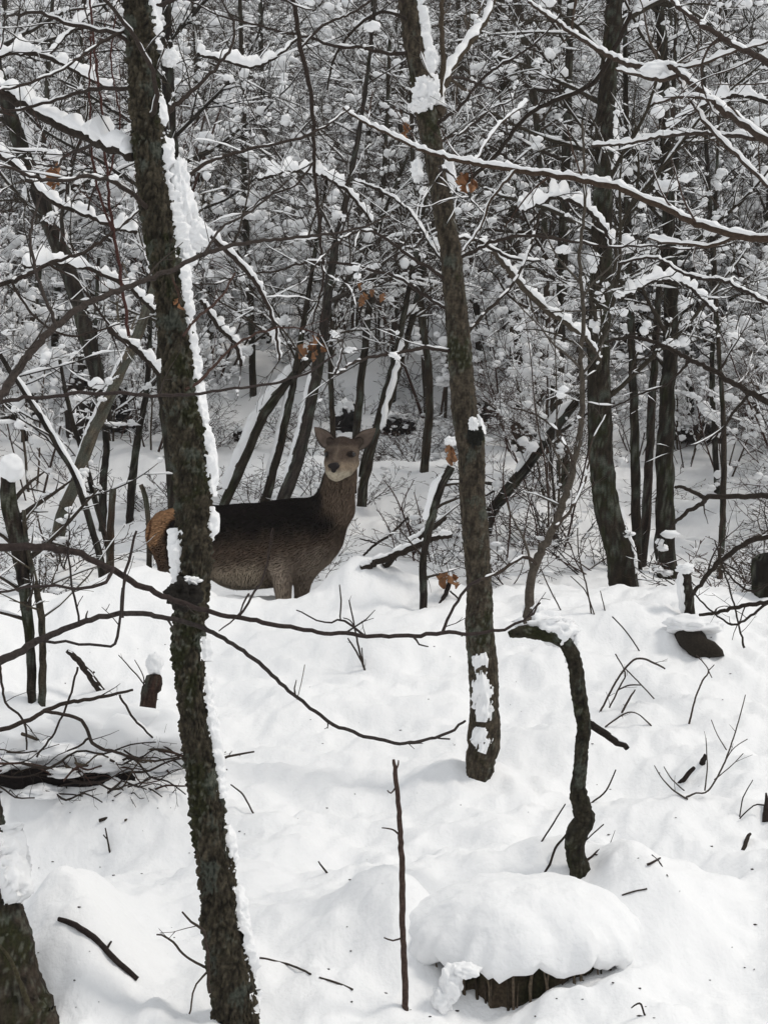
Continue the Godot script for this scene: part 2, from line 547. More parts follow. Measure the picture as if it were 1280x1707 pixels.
func low_brush() -> void:
	var lots: Array = [[], [], []]
	var k := 0
	while k < 105:
		var d := R.randf_range(11.2, 24.0)
		var x := R.randf_range(-0.3, 0.3) * d
		var px := 640.0 + x / d * F
		if d < 12.6 and px > 200.0 and px < 700.0: continue
		if R.randf() < 0.55 and px > 1090.0: continue
		var s := R.randf_range(0.12, 0.3)
		lots[k % 3].append(Transform3D(Basis(Vector3.UP, R.randf() * TAU).scaled(Vector3(s * 1.6, s, s * 1.6)), Vector3(x, height(x, -d) - 0.02, -d)))
		k += 1
	for j in 3:
		var w := MB.new(); var s2 := MB.new(); s2.col = Color.WHITE
		var sp := Spec.new(); sp.least = 0.012; sp.clump = 0.05; sp.blob_size = 0.1; sp.snow = [0.0, 0.02, 0.0, 0.0]; sp.wander = 0.3; sp.dens = [3.0, 3.5, 4.0, 0.0]
		for q in 5 + j:
			var az := R.randf() * TAU
			w.col = ([RED_TWIG, TWIG, DARK] as Array)[(q + j) % 3]
			grow(w, s2, Vector3(R.randf_range(-0.3, 0.3), -0.2, R.randf_range(-0.3, 0.3)), Vector3(cos(az) * 0.8, 1, sin(az) * 0.8).normalized(), R.randf_range(1.5, 3.0), 0.02, 0, sp)
		var mm := MultiMesh.new(); mm.transform_format = MultiMesh.TRANSFORM_3D
		mm.mesh = two_surface_mesh(w, s2); mm.instance_count = lots[j].size()
		for q in lots[j].size(): mm.set_instance_transform(q, lots[j][q])
		var o := MultiMeshInstance3D.new(); o.name = numbered("low_brush"); o.multimesh = mm
		add_child(o)
		tag(o, "fine low brush sticking out of the snow between the trees behind the deer", "brush", "low brush in the snow", "stuff")


# ---------------------------------------------------------------- traced wood

# pts: [x, y, width] in pixels of the photograph, with the distance running from d0 to d1
func trace(pts: Array, d0: float, d1: float, step: float, rough := 0.3) -> Array:
	var p: Array = []; var r: Array = []
	for k in pts.size():
		var d := lerpf(d0, d1, k / (pts.size() - 1.0))
		p.append(at(pts[k][0], pts[k][1], d)); r.append(pts[k][2] * 0.5 * d / F)
	return spline(p, r, step, rough)


func spline(p: Array, r: Array, step: float, rough := 0.3) -> Array:
	var op := PackedVector3Array(); var orr := PackedFloat32Array()
	var m := p.size()
	for k in m - 1:
		var a: Vector3 = p[maxi(k - 1, 0)]; var b: Vector3 = p[k]; var c: Vector3 = p[k + 1]; var e: Vector3 = p[mini(k + 2, m - 1)]
		var n := maxi(2, int(b.distance_to(c) / step))
		for j in n:
			var t := float(j) / n
			var q := b.cubic_interpolate(c, a, e, t)
			var rr := lerpf(r[k], r[k + 1], t)
			if k + j > 0 and rough > 0.0:
				var s := q * (0.35 / maxf(rr * 4.0, 0.02))
				q += Vector3(nz.get_noise_3d(s.x, s.y, s.z), nz.get_noise_3d(s.y, s.z + 9.0, s.x), nz.get_noise_3d(s.z, s.x + 5.0, s.y)) * (rr * rough * 2.0 + (0.012 * rough if rough > 0.25 else 0.0))
			op.append(q); orr.append(rr)
	op.append(p[m - 1]); orr.append(r[m - 1])
	return [op, orr]


# side shoots along a traced branch
func shoots(w: MB, s: MB, path: Array, per_metre: float, length: float, r: float, sp: Spec, from := 0.1, lvl := 2, upward := 0.2) -> void:
	var p: PackedVector3Array = path[0]; var rad: PackedFloat32Array = path[1]
	var total := 0.0
	for k in p.size() - 1: total += p[k].distance_to(p[k + 1])
	var m := int(total * per_metre + 0.5)
	for j in m:
		var k := clampi(int(lerpf(from, 0.98, (j + R.randf()) / m) * (p.size() - 1)), 0, p.size() - 2)
		var d0 := (p[k + 1] - p[k]).normalized()
		var u := across(d0); var q := d0.cross(u)
		var az := R.randf() * TAU
		var a := R.randf_range(0.5, 1.2)
		var nd := (d0 * cos(a) + (u * cos(az) + q * sin(az)) * sin(a) + Vector3(0, upward, 0)).normalized()
		grow(w, s, p[k], nd, length * R.randf_range(0.4, 1.3), clampf(r, 0.0015, rad[k] * 0.8), lvl, sp)


func twig_spec(snow: float) -> Spec:
	var sp := Spec.new()
	sp.seg = [0.15, 0.07, 0.05, 0.04]
	sp.least = 0.0016; sp.wander = 0.2; sp.tip = 0.35
	sp.dens = [3.0, 5.0, 8.0, 0.0]; sp.ratio = [0.45, 0.45, 0.45]
	sp.snow = [snow, snow, snow * 0.8, snow * 0.5]
	sp.clump = 0.12 if snow > 0.004 else 0.0; sp.blob_size = 0.02
	sp.snow_sides = 5
	return sp


# one bare branch of its own: a stem, its shoots, the snow lying on it
func bough(called: String, label: String, category: String, pts: Array, d0: float, d1: float, col: Color, snow := 0.0, per_metre := 2.0, length := 0.3, group := "", extra: Array = [], twig_snow := 0.0) -> Node3D:
	var path := trace(pts, d0, d1, 0.02)
	var base: Vector3 = path[0][0]
	var o := thing(called, label, category, base, group)
	add_branch(o, base, "stem", path, col, snow, per_metre, length, twig_snow)
	for e in extra:      # further traced limbs of the same branch: [points, d0, d1]
		add_branch(o, base, "side_branch", trace(e[0], e[1], e[2], 0.02), col, snow, per_metre, length, twig_snow)
	return o


func add_branch(o: Node3D, base: Vector3, called: String, path: Array, col: Color, snow: float, per_metre: float, length: float, twig_snow := 0.0, lvl := 2) -> MeshInstance3D:
	var w := MB.new(); w.col = col
	var rmax := 0.0
	for q in path[1]: rmax = maxf(rmax, q)
	w.tube(path[0], path[1], 14 if rmax > 0.02 else (9 if rmax > 0.007 else 6))
	var st := part(called, w, m_bark if rmax > 0.01 else m_twig, o, base)
	var s := MB.new(); s.col = Color.WHITE
	if snow > 0.0:
		s.ridge(path[0], path[1], snow, 9, nz, 11.0, -0.95 if snow > 0.012 else 0.06)
	if per_metre > 0.0:
		var t := MB.new(); t.col = col * 1.1
		var ts := MB.new(); ts.col = Color.WHITE
		shoots(t, ts if twig_snow > 0.0 else null, path, per_metre, length, maxf(rmax * 0.35, 0.0018), twig_spec(twig_snow), 0.08, lvl)
		part("twigs", t, m_twig, st, Vector3.ZERO if st == null else base, true)
		if not ts.v.is_empty(): part("snow", ts, m_snow, st, base, true)
	if not s.v.is_empty(): part("snow_ridge", s, m_snow, st, base, snow <= 0.012)
	return st


# further limbs, grown at random from the upper part of a traced trunk, between two heights given in pixels
func limbs(o: Node3D, base: Vector3, path: Array, n: int, y0: float, y1: float, reach: float, r: float, col: Color, snow: float) -> void:
	var p: PackedVector3Array = path[0]; var rad: PackedFloat32Array = path[1]
	var ok: Array = []
	for k in p.size():
		var py: float = 853.5 + (EYE.y - p[k].y) / -p[k].z * F
		if py > y0 and py < y1: ok.append(k)
	for j in n:
		var k: int = ok[int((j + R.randf()) / n * (ok.size() - 1))]
		var az := R.randf() * TAU
		var dir := Vector3(cos(az), R.randf_range(0.0, 0.9), sin(az) * 0.8 - 0.15).normalized()
		var pts: Array = [p[k]]; var rr: Array = [minf(r, rad[k] * 0.6)]
		var q := p[k]
		var m := 9
		var len_ := reach * R.randf_range(0.6, 1.4) / m
		for i in m:
			dir = (dir + rv() * 0.33 + Vector3(0, -0.03, 0)).normalized()
			q += dir * len_
			pts.append(q); rr.append(lerpf(rr[0], 0.0025, (i + 1.0) / m))
		add_branch(o, base, "branch", spline(pts, rr, 0.025, 0.4), col, snow, 5.0, 0.42, 0.006 if snow > 0.0 else 0.0, 1)


# a trunk with cracked, mossy bark in relief
func bark_trunk(path: Array, sides: int, relief: float, col: Color, moss: float, lichen: float, crack := 16.0) -> MB:
	var p: PackedVector3Array = path[0]; var rad: PackedFloat32Array = path[1]
	var mb := MB.new()
	var m := p.size()
	var u := Vector3.RIGHT
	for i in m:
		var t := (p[mini(i + 1, m - 1)] - p[maxi(i - 1, 0)]).normalized()
		u = (u - t * u.dot(t)).normalized()
		var w := t.cross(u)
		for k in sides:
			var a := TAU * k / sides
			var d := u * cos(a) + w * sin(a)
			var q := p[i] + d * rad[i]
			var s := Vector3(q.x * crack * 1.7, q.y * crack, q.z * crack * 1.7)
			var wob := nz.get_noise_3d(q.x * 9.0, q.y * 9.0, q.z * 9.0)
			var c1 := cell.get_noise_3d(s.x + wob, s.y + wob * 1.5, s.z) * 0.5 + 0.5
			var c2 := cell.get_noise_3d(s.x * 2.3 + wob, s.y * 2.3, s.z * 2.3 + 3.0) * 0.5 + 0.5
			var plate := smoothstep(0.02, 0.30, c1) * 0.7 + smoothstep(0.0, 0.35, c2) * 0.3
			var lump := nz.get_noise_3d(q.x * 5.0, q.y * 2.5, q.z * 5.0)
			var fine := nz.get_noise_3d(q.x * 70.0, q.y * 55.0, q.z * 70.0)
			var disp := relief * (plate - 0.6) + lump * rad[i] * 0.14 + fine * relief * 0.35
			mb.v.append(q + d * disp); mb.n.append(d)
			var tone := 0.55 + 0.6 * nz.get_noise_3d(q.x * 26.0 + 7.0, q.y * 15.0, q.z * 26.0) + 0.45 * nz.get_noise_3d(q.x * 75.0, q.y * 48.0 + 3.0, q.z * 75.0) + 0.5 * plate
			var cc := col * clampf(tone, 0.22, 1.9)
			var g := nz.get_noise_3d(q.x * 4.0 + 20.0, q.y * 2.2, q.z * 4.0) + 0.5 * nz.get_noise_3d(q.x * 17.0, q.y * 17.0 + 5.0, q.z * 17.0)
			cc = cc.lerp(Color(0.033, 0.036, 0.014) * (1.0 + fine * 0.6), clampf((g + moss) * 3.0, 0.0, 0.85))
			var l := nz.get_noise_3d(q.x * 7.0 + 60.0, q.y * 7.0, q.z * 7.0) + 0.3 * fine
			cc = cc.lerp(Color(0.125, 0.14, 0.115), clampf((l + lichen) * 4.0, 0.0, 0.7))
			if lichen > -0.45:      # pale crusts of lichen
				var l2 := nz.get_noise_3d(q.x * 34.0 + 3.0, q.y * 30.0, q.z * 34.0) + 0.35 * lump
				cc = cc.lerp(Color(0.20, 0.205, 0.165), smoothstep(0.28, 0.42, l2) * 0.6 * smoothstep(-0.15, 0.25, g))
			mb.c.append(Color(cc.r, cc.g, cc.b))
		if i > 0: mb.link((i - 1) * sides, i * sides, sides)
	mb.face_normals()
	for k in mb.n.size():      # outward
		var i := k / sides
		if mb.n[k].dot(mb.v[k] - p[i]) < 0: mb.n[k] = -mb.n[k]
	return mb


# snow blown against one side of a trunk, over the stretches given in pixels of height: [from, to, thickness in metres]
func plaster(parent: Node3D, called: String, base: Vector3, path: Array, runs: Array, side: Vector3, wide: float, shift := 0.0) -> void:
	var p: PackedVector3Array = path[0]; var r: PackedFloat32Array = path[1]
	for run in runs:
		var ids: Array = []
		for k in p.size():
			var py: float = 853.5 + (EYE.y - p[k].y) / -p[k].z * F
			if py >= run[0] and py <= run[1]: ids.append(k)
		if ids.size() < 4: continue
		var s := MB.new(); s.col = Color.WHITE
		var kk := 44 if r[ids[0]] * -F / p[ids[0]].z > 18.0 else 16
		var w: float = wide * 2.6
		var a0: Vector3 = p[ids[0]]; var a1: Vector3 = p[ids[-1]]
		for i in ids.size():
			var q: int = ids[i]
			var t := (p[mini(q + 1, p.size() - 1)] - p[maxi(q - 1, 0)]).normalized()
			var sp := (side - t * side.dot(t)).normalized(); var ot := t.cross(sp)
			var e := minf(p[q].distance_to(a0), p[q].distance_to(a1)) / maxf(r[q] * 1.2, 0.03)
			for k in kk + 1:
				var u := 2.0 * k / kk - 1.0
				var a := u * w + shift
				var d := sp * cos(a) + ot * sin(a)
				var x := p[q] + d * r[q]
				var n := 0.75 * nz.get_noise_3d(x.x * 15.0, x.y * 9.0, x.z * 15.0) + 0.45 * nz.get_noise_3d(x.x * 48.0, x.y * 36.0, x.z * 48.0)
				var h := 0.75 - 1.05 * u * u + n - maxf(0.0, 0.7 - e)
				var th: float = run[2] * 1.5 * smoothstep(0.0, 0.8, h) * (1.0 + 0.5 * n)
				s.v.append(p[q] + d * (r[q] * 1.03 + th) if h > 0.0 else p[q] + d * r[q] * 0.86); s.n.append(d); s.c.append(Color.WHITE)
				if i > 0 and k > 0:
					var b := i * (kk + 1) + k
					s.ix.append_array([b - kk - 2, b - 1, b, b - kk - 2, b, b - kk - 1])
		s.face_normals()
		var flip := 0.0
		for k in s.n.size(): flip += s.n[k].dot(s.v[k] - p[ids[k / (kk + 1)]])
		if flip < 0.0:
			for k in s.n.size(): s.n[k] = -s.n[k]
			for k in range(0, s.ix.size(), 3):
				var z := s.ix[k + 1]; s.ix[k + 1] = s.ix[k + 2]; s.ix[k + 2] = z
		part(called, s, m_snow, parent, base)


# ---------------------------------------------------------------- trees further back

# a tree traced from its foot upwards; the foot stands where the sight line meets the snow unless a distance is given
func tree(called: String, label: String, category: String, pts: Array, col: Color, o: Dictionary) -> Node3D:
	var foot := ground(pts[0][0], pts[0][1])
	var d0: float = o.get("d", -foot.z)
	var d1: float = d0 + o.get("lean", 0.0)
	var path := trace(pts, d0, d1, o.get("step", 0.07), 0.12)
	var p: PackedVector3Array = path[0]; var r: PackedFloat32Array = path[1]
	var base := p[0]
	var down := (base - p[mini(8, p.size() - 1)]).normalized(); var r0 := r[0]
	for k in 6:      # the foot goes on under the snow
		p.insert(0, base + (down + Vector3.DOWN * k * 0.15).normalized() * 0.055 * (k + 1)); r.insert(0, r0 * (1.0 + 0.03 * k))
	path = [p, r]
	var t := thing(called, label, category, base, o.get("group", ""))
	var thick := r0
	var trunk := part("trunk", bark_trunk(path, o.get("sides", 18), o.get("relief", clampf(thick * 0.13, 0.002, 0.012)), col, o.get("moss", -0.35), o.get("lichen", -0.3), o.get("crack", 9.0)), m_bark, t, base)
	if o.has("runs"):
		plaster(trunk, "snow_strip", base, path, o.runs, o.get("side", Vector3(1, 0.1, -0.1)), o.get("wide", 0.32))
	var nb: int = int(o.get("branches", 0) * 1.4)
	if nb > 0:
		var sp := Spec.new()
		sp.least = o.get("least", 0.0038); sp.clump = 0.22; sp.blob_size = 0.035
		sp.dens = [2.5, 6.0, 8.5, 0.0]; sp.snow = [0.02, 0.035, 0.032, 0.022]
		var snowy: float = o.get("snow", 0.6)
		for q in 4: sp.snow[q] *= snowy
		if snowy < 0.5: sp.clump = 0.1; sp.blob_size = 0.016
		sp.seg = [0.2, 0.12, 0.09, 0.08]
		var w := MB.new(); w.col = col * 1.15
		var s2 := MB.new(); s2.col = Color.WHITE
		var from: float = o.get("from", 0.35)
		for j in nb:
			var k := clampi(int(lerpf(from, 0.97, (j + R.randf()) / nb) * (p.size() - 1)), 1, p.size() - 2)
			var az := R.randf() * TAU
			var up := R.randf_range(0.15, 0.9)
			var nd := Vector3(cos(az), up, sin(az)).normalized()
			grow(w, s2, p[k], nd, o.get("reach", 1.6) * R.randf_range(0.6, 1.3), clampf(r[k] * 0.4, 0.006, 0.025), 1, sp)
		var crown := part("crown", w, m_twig, t, base, true)
		part("snow_on_crown", s2, m_snow, crown, base, true)
	return t


func background_trees() -> void:
	var back := "trees on the slope behind the deer"
	var clump := "stems of the leaning clump behind the deer"
	tree("dark_trunk_tree", "thick dark trunk with a flared leaning foot, right of the hooked sapling", "tree",
		[[1043, 1010, 53.7], [1032, 930, 47.4], [1013, 850, 44.2], [1001, 750, 42.7], [998, 650, 39.5], [1000, 500, 37.9], [1003, 350, 34.8], [1008, 200, 33.2], [1018, 80, 30.0], [1030, -80, 26.9]], BARK * 0.55,
		{"d": 12.0, "sides": 40, "step": 0.04, "branches": 9, "from": 0.3, "reach": 1.7, "runs": [[840, 885, 0.015], [160, 300, 0.018], [880, 1000, 0.007]], "crack": 12.0, "moss": -0.2, "group": back})
	tree("dark_trunk_tree", "straight dark trunk with a rounded black foot, left of the bare forked branch", "tree",
		[[1110, 974, 37.0], [1108, 900, 34.4], [1107, 800, 31.0], [1110, 700, 28.4], [1115, 600, 25.8], [1118, 480, 24.1], [1112, 330, 21.5], [1105, 150, 18.9], [1095, -80, 15.5]], BARK * 0.45,
		{"d": 13.2, "sides": 30, "step": 0.05, "branches": 9, "from": 0.35, "reach": 1.6, "crack": 12.0, "moss": -0.25, "group": back})
	tree("slim_tree", "slim straight stem close beside the left of the round-footed trunk", "tree",
		[[1062, 948, 17], [1060, 850, 17], [1058, 750, 16], [1055, 650, 15], [1050, 500, 13], [1045, 350, 12], [1043, 200, 10], [1040, -60, 7]], BARK * 0.5,
		{"branches": 7, "from": 0.4, "reach": 1.3, "group": back})
	tree("slim_tree", "slim crooked stem with a dark foot, right beside the slim straight stem", "tree",
		[[1069, 944, 17], [1078, 850, 17], [1082, 750, 15], [1088, 640, 14], [1095, 520, 12], [1108, 380, 10], [1120, 200, 8], [1130, -60, 6]], Color(0.085, 0.062, 0.05),
		{"branches": 8, "from": 0.4, "reach": 1.3, "group": back})
	tree("slim_tree", "slim brown stem at the right, standing behind the fork of bare wood", "tree",
		[[1199, 964, 11.2], [1203, 880, 11.2], [1206, 780, 10.5], [1204, 680, 9.0], [1196, 560, 7.5], [1190, 400, 6.8], [1197, 200, 5.2], [1200, -60, 3.8]], Color(0.095, 0.072, 0.055),
		{"branches": 8, "from": 0.3, "reach": 1.4, "group": back})
	tree("slim_tree", "thin dark stem touching the slim brown stem at the right from behind", "tree",
		[[1195, 822, 11], [1190, 720, 10], [1186, 620, 9], [1190, 480, 9], [1180, 300, 8], [1170, 100, 7]], DARK,
		{"branches": 8, "from": 0.35, "reach": 1.8, "group": back})
	tree("dark_trunk_tree", "dark upright trunk just right of the central trunk, rooted in the upper bank", "tree",
		[[861, 752, 31], [862, 650, 31], [863, 560, 30], [856, 430, 28], [845, 280, 25], [838, 120, 22], [830, -80, 18]], BARK * 0.55,
		{"sides": 22, "branches": 12, "from": 0.45, "reach": 2.4, "runs": [[640, 745, 0.025]], "side": Vector3(-1, 0.1, 0), "group": back})
	tree("broken_trunk", "thick broken trunk leaning right among twigs, snow along its upper side", "tree",
		[[828, 840, 19.6], [860, 800, 19.0], [905, 738, 19.0], [945, 686, 18.4], [968, 660, 15.0]], Color(0.06, 0.048, 0.038),
		{"d": 14.5, "sides": 26, "branches": 3, "from": 0.4, "reach": 0.7, "runs": [[660, 800, 0.03]], "side": Vector3(-0.7, 0.7, 0), "wide": 0.4, "group": back})
	tree("slim_tree", "lone slim stem between the deer and the central trunk, curving in an S", "tree",
		[[707, 787, 16], [713, 720, 15], [716, 640, 13], [707, 560, 12], [700, 470, 11], [690, 350, 9], [686, 200, 8], [680, -40, 6]], BARK,
		{"branches": 9, "from": 0.35, "reach": 1.9, "group": back})
	# the clump that leans to the right behind the deer
	tree("leaning_stem", "leftmost stem of the leaning clump behind the deer, thick snow on its back", "tree",
		[[373, 846, 18.0], [405, 770, 18.7], [440, 690, 18.7], [480, 635, 16.6], [520, 590, 13.7], [560, 500, 10.8], [620, 400, 7.9], [680, 260, 5.8]], BARK * 0.65,
		{"d": 14.2, "lean": 1.0, "sides": 24, "branches": 8, "from": 0.45, "reach": 1.6, "runs": [[590, 830, 0.04]], "side": Vector3(-0.8, 0.6, 0), "wide": 0.36, "moss": -0.25, "group": clump})
	tree("leaning_stem", "thinner second stem of the leaning clump behind the deer's back", "tree",
		[[438, 846, 16.6], [460, 770, 15.8], [478, 690, 14.4], [492, 620, 12.2], [506, 540, 10.1], [522, 440, 7.9], [545, 300, 5.8]], BARK * 0.55,
		{"d": 14.4, "lean": 0.5, "sides": 20, "branches": 7, "from": 0.45, "reach": 1.5, "runs": [[640, 800, 0.016]], "side": Vector3(-0.9, 0.4, 0), "group": clump})
	tree("leaning_stem", "thickest stem of the leaning clump, rising over the middle of the deer's back", "tree",
		[[470, 840, 23.7], [495, 770, 22.9], [512, 700, 21.5], [528, 620, 20.0], [541, 540, 17.8], [552, 450, 14.8], [577, 330, 11.8], [602, 200, 8.9], [622, 40, 6.7], [632, -80, 5.2]], Color(0.085, 0.07, 0.06),
		{"d": 14.0, "lean": 0.8, "sides": 26, "branches": 10, "from": 0.4, "reach": 1.7, "runs": [[620, 820, 0.016]], "side": Vector3(-0.9, 0.3, -0.1), "group": clump})
	tree("leaning_stem", "straight slender stem right above the deer's forehead", "tree",
		[[590, 770, 14], [598, 680, 14], [606, 600, 13], [615, 520, 12], [630, 400, 10], [642, 250, 8], [650, 60, 6]], BARK * 0.65,
		{"d": 15.5, "lean": 0.5, "branches": 8, "from": 0.4, "reach": 1.5, "group": clump})
	tree("leaning_stem", "dark stem rising behind the deer's ear on the right, leaning right", "tree",
		[[610, 790, 15.8], [630, 705, 15.1], [650, 630, 13.0], [668, 550, 11.5], [686, 460, 9.4], [706, 350, 7.2], [730, 200, 5.8]], BARK * 0.6,
		{"d": 14.8, "lean": 0.7, "sides": 20, "branches": 8, "from": 0.45, "reach": 1.6, "runs": [[560, 720, 0.02]], "side": Vector3(0.5, 0.8, 0), "group": clump})
	tree("leaning_stem", "thin outermost stem with a snow line, right edge of the leaning clump", "tree",
		[[616, 745, 13], [645, 680, 13], [668, 600, 12], [692, 510, 10], [717, 400, 8], [740, 280, 6]], BARK * 0.65,
		{"d": 15.6, "lean": 0.7, "branches": 6, "from": 0.4, "reach": 1.4, "runs": [[560, 740, 0.012]], "side": Vector3(-0.8, 0.5, 0), "group": clump})
	tree("leaning_stem", "short thin stem seen between the thickest leaning stem and the deer's left-hand ear", "tree",
		[[556, 750, 10], [554, 690, 10], [551, 600, 9], [556, 500, 7], [560, 380, 6]], BARK,
		{"d": 15.8, "branches": 5, "from": 0.45, "reach": 1.3, "group": clump})
	# left of the mossy tree
	tree("pale_pole", "pale speckled pole leaning right, its cut lower end tipped with snow", "pole",
		[[108, 850, 21], [130, 790, 23], [160, 710, 22], [195, 630, 20], [225, 570, 18], [250, 500, 14], [266, 440, 11], [280, 380, 8]], PALE,
		{"d": 12.4, "lean": 0.6, "sides": 22, "relief": 0.003, "branches": 4, "from": 0.55, "reach": 0.9, "runs": [[560, 840, 0.006]], "side": Vector3(-0.9, 0.4, 0), "moss": -0.6, "lichen": 0.0})
	tree("slim_tree", "slim trunk with a bright snow edge, half hidden behind the mossy tree", "tree",
		[[288, 845, 18], [284, 760, 19], [276, 690, 19], [268, 620, 16], [270, 540, 14], [262, 430, 12], [258, 300, 10]], Color(0.08, 0.066, 0.05),
		{"d": 13.0, "branches": 5, "from": 0.5, "reach": 1.3, "runs": [[640, 840, 0.01]], "group": back})
	tree("slim_tree", "dark stem rising straight between the brown stake and the deer's rump", "tree",
		[[217, 868, 14], [221, 800, 14], [230, 730, 12], [245, 650, 10], [250, 540, 9], [246, 400, 7]], DARK,
		{"branches": 7, "from": 0.4, "reach": 1.1, "group": back})
	tree("slim_tree", "dark twisted stem behind the cut end of the pale pole", "tree",
		[[171, 884, 13], [173, 800, 14], [178, 740, 12], [168, 660, 10], [160, 560, 8], [165, 430, 6]], DARK * 1.1,
		{"branches": 7, "from": 0.4, "reach": 1.1, "group": back})
	tree("slim_tree", "thin dark stem leaning left, its upper side white, crossing behind the pale pole", "tree",
		[[160, 902, 12], [130, 805, 11], [96, 742, 11], [60, 682, 10], [25, 630, 9], [-20, 560, 8]], DARK,
		{"d": 12.0, "lean": 0.4, "branches": 6, "from": 0.3, "reach": 0.9, "runs": [[620, 840, 0.012]], "side": Vector3(0.4, 0.8, 0), "group": back})
	tree("slim_tree", "lower of two thin stems leaning left by the pale pole's foot", "tree",
		[[177, 900, 10], [156, 822, 10], [140, 762, 9], [118, 690, 8], [100, 600, 6]], DARK * 1.2,
		{"d": 12.6, "branches": 5, "from": 0.35, "reach": 0.9, "group": back})
	tree("stake", "short brown broken stake standing in the snow left of the deer", "stake",
		[[185, 908, 14], [186, 860, 12], [189, 815, 11]], Color(0.11, 0.075, 0.052), {"d": 11.6, "relief": 0.003})
	tree("stake", "thin bent pale-brown stake just left of the deer's rump", "stake",
		[[249, 942, 10], [248, 870, 9], [243, 830, 9], [235, 808, 8]], Color(0.14, 0.11, 0.08), {"d": 11.4, "relief": 0.002})
	tree("dark_trunk_tree", "dark trunk leaning out past the upper left edge, snow along its back", "tree",
		[[170, 660, 24], [130, 500, 28], [95, 400, 30], [55, 290, 31], [20, 190, 30], [-15, 90, 26], [-50, -40, 22]], DARK * 1.15,
		{"d": 15.0, "sides": 22, "branches": 8, "from": 0.3, "reach": 1.8, "runs": [[170, 420, 0.018]], "side": Vector3(0.9, 0.5, 0), "group": back})
	tree("dark_trunk_tree", "black trunk peeping out behind the top of the mossy tree, on its right", "tree",
		[[305, 620, 18], [297, 400, 19], [284, 200, 21], [277, 60, 23], [272, -80, 23]], DARK * 0.8,
		{"d": 15.5, "sides": 20, "branches": 9, "from": 0.4, "reach": 1.9, "group": back})
	tree("slim_tree", "slim grey trunk at the top, leaning right above the long snowy branch", "tree",
		[[915, 600, 10], [905, 340, 11], [886, 130, 13], [868, 40, 13], [852, -60, 13]], BARK,
		{"d": 19.0, "branches": 10, "from": 0.4, "reach": 2.0, "group": back})
	tree("dark_trunk_tree", "stout dark trunk standing just right of the leaning broken trunk's top", "tree",
		[[940, 822, 23.8], [936, 760, 23.8], [928, 690, 22.4], [930, 600, 21.0], [935, 480, 18.9], [942, 300, 16.8], [948, 100, 14.0], [952, -60, 11.9]], BARK * 0.5,
		{"sides": 22, "branches": 10, "from": 0.35, "reach": 2.2, "group": back})
	tree("black_stump", "black rounded stump at the right edge behind the bare bush", "stump",
		[[1284, 985, 62], [1283, 950, 60], [1281, 930, 50], [1279, 922, 22]], DARK * 0.5, {"d": 10.6, "sides": 30, "crack": 14.0})
	var more := [
		[[42, 735, 13], 15, "thin trunk near the left edge, above the snow ball on the post"], [[422, 660, 13], -8, "thin far trunk seen to the left of the leaning clump's tops"],
		[[655, 665, 11], 6, "thin far trunk over the dark rocks, right of the leaning clump"], [[800, 640, 13], -14, "thin far trunk in the gap right of the central trunk"],
		[[905, 655, 13], 10, "thin far trunk right behind the leaning broken trunk"], [[1150, 690, 13], -12, "thin far trunk between the round-footed trunk and the slim brown stem"],
		[[1252, 720, 16], 16, "far trunk nearest the right edge, above the bare fork"], [[1232, 590, 12], -10, "high thin trunk by the right edge over the curved bough"],
		[[92, 575, 13], 20, "thin trunk high on the slope, above the squared rock at the left"], [[352, 575, 12], -12, "thin trunk high on the slope, close to the right of the mossy tree"],
		[[590, 545, 12], 14, "thin trunk high on the slope over the deer's head"], [[455, 480, 11], -10, "highest thin trunk on the slope between the mossy tree and the clump"],
		[[790, 470, 12], 8, "high thin trunk just right of the bend of the central trunk"], [[1075, 440, 12], 12, "high thin trunk between the two dark trunks at the right"],
		[[20, 430, 12], -6, "high thin trunk at the left edge below the snowy limb"], [[640, 400, 10], 12, "high thin trunk left of the central trunk, under the long snowy branch"]]
	for e in more:
		var q: Array = e[0]
		var x: float = q[0]; var y: float = q[1]; var w: float = q[2]
		var l: float = e[1]
		tree("slim_tree", e[2], "tree", [[x, y, w], [x + l * 0.4, y - 130, w * 0.95], [x + l * 1.6, y - 300, w * 0.85], [x + l * 2.2, y - 520, w * 0.7], [x + l * 3.2, y - 760, w * 0.5]],
			(BARK as Color) * R.randf_range(0.4, 0.8), {"step": 0.16, "sides": 9, "branches": 11, "from": 0.22, "reach": 2.1, "least": 0.006, "group": back})


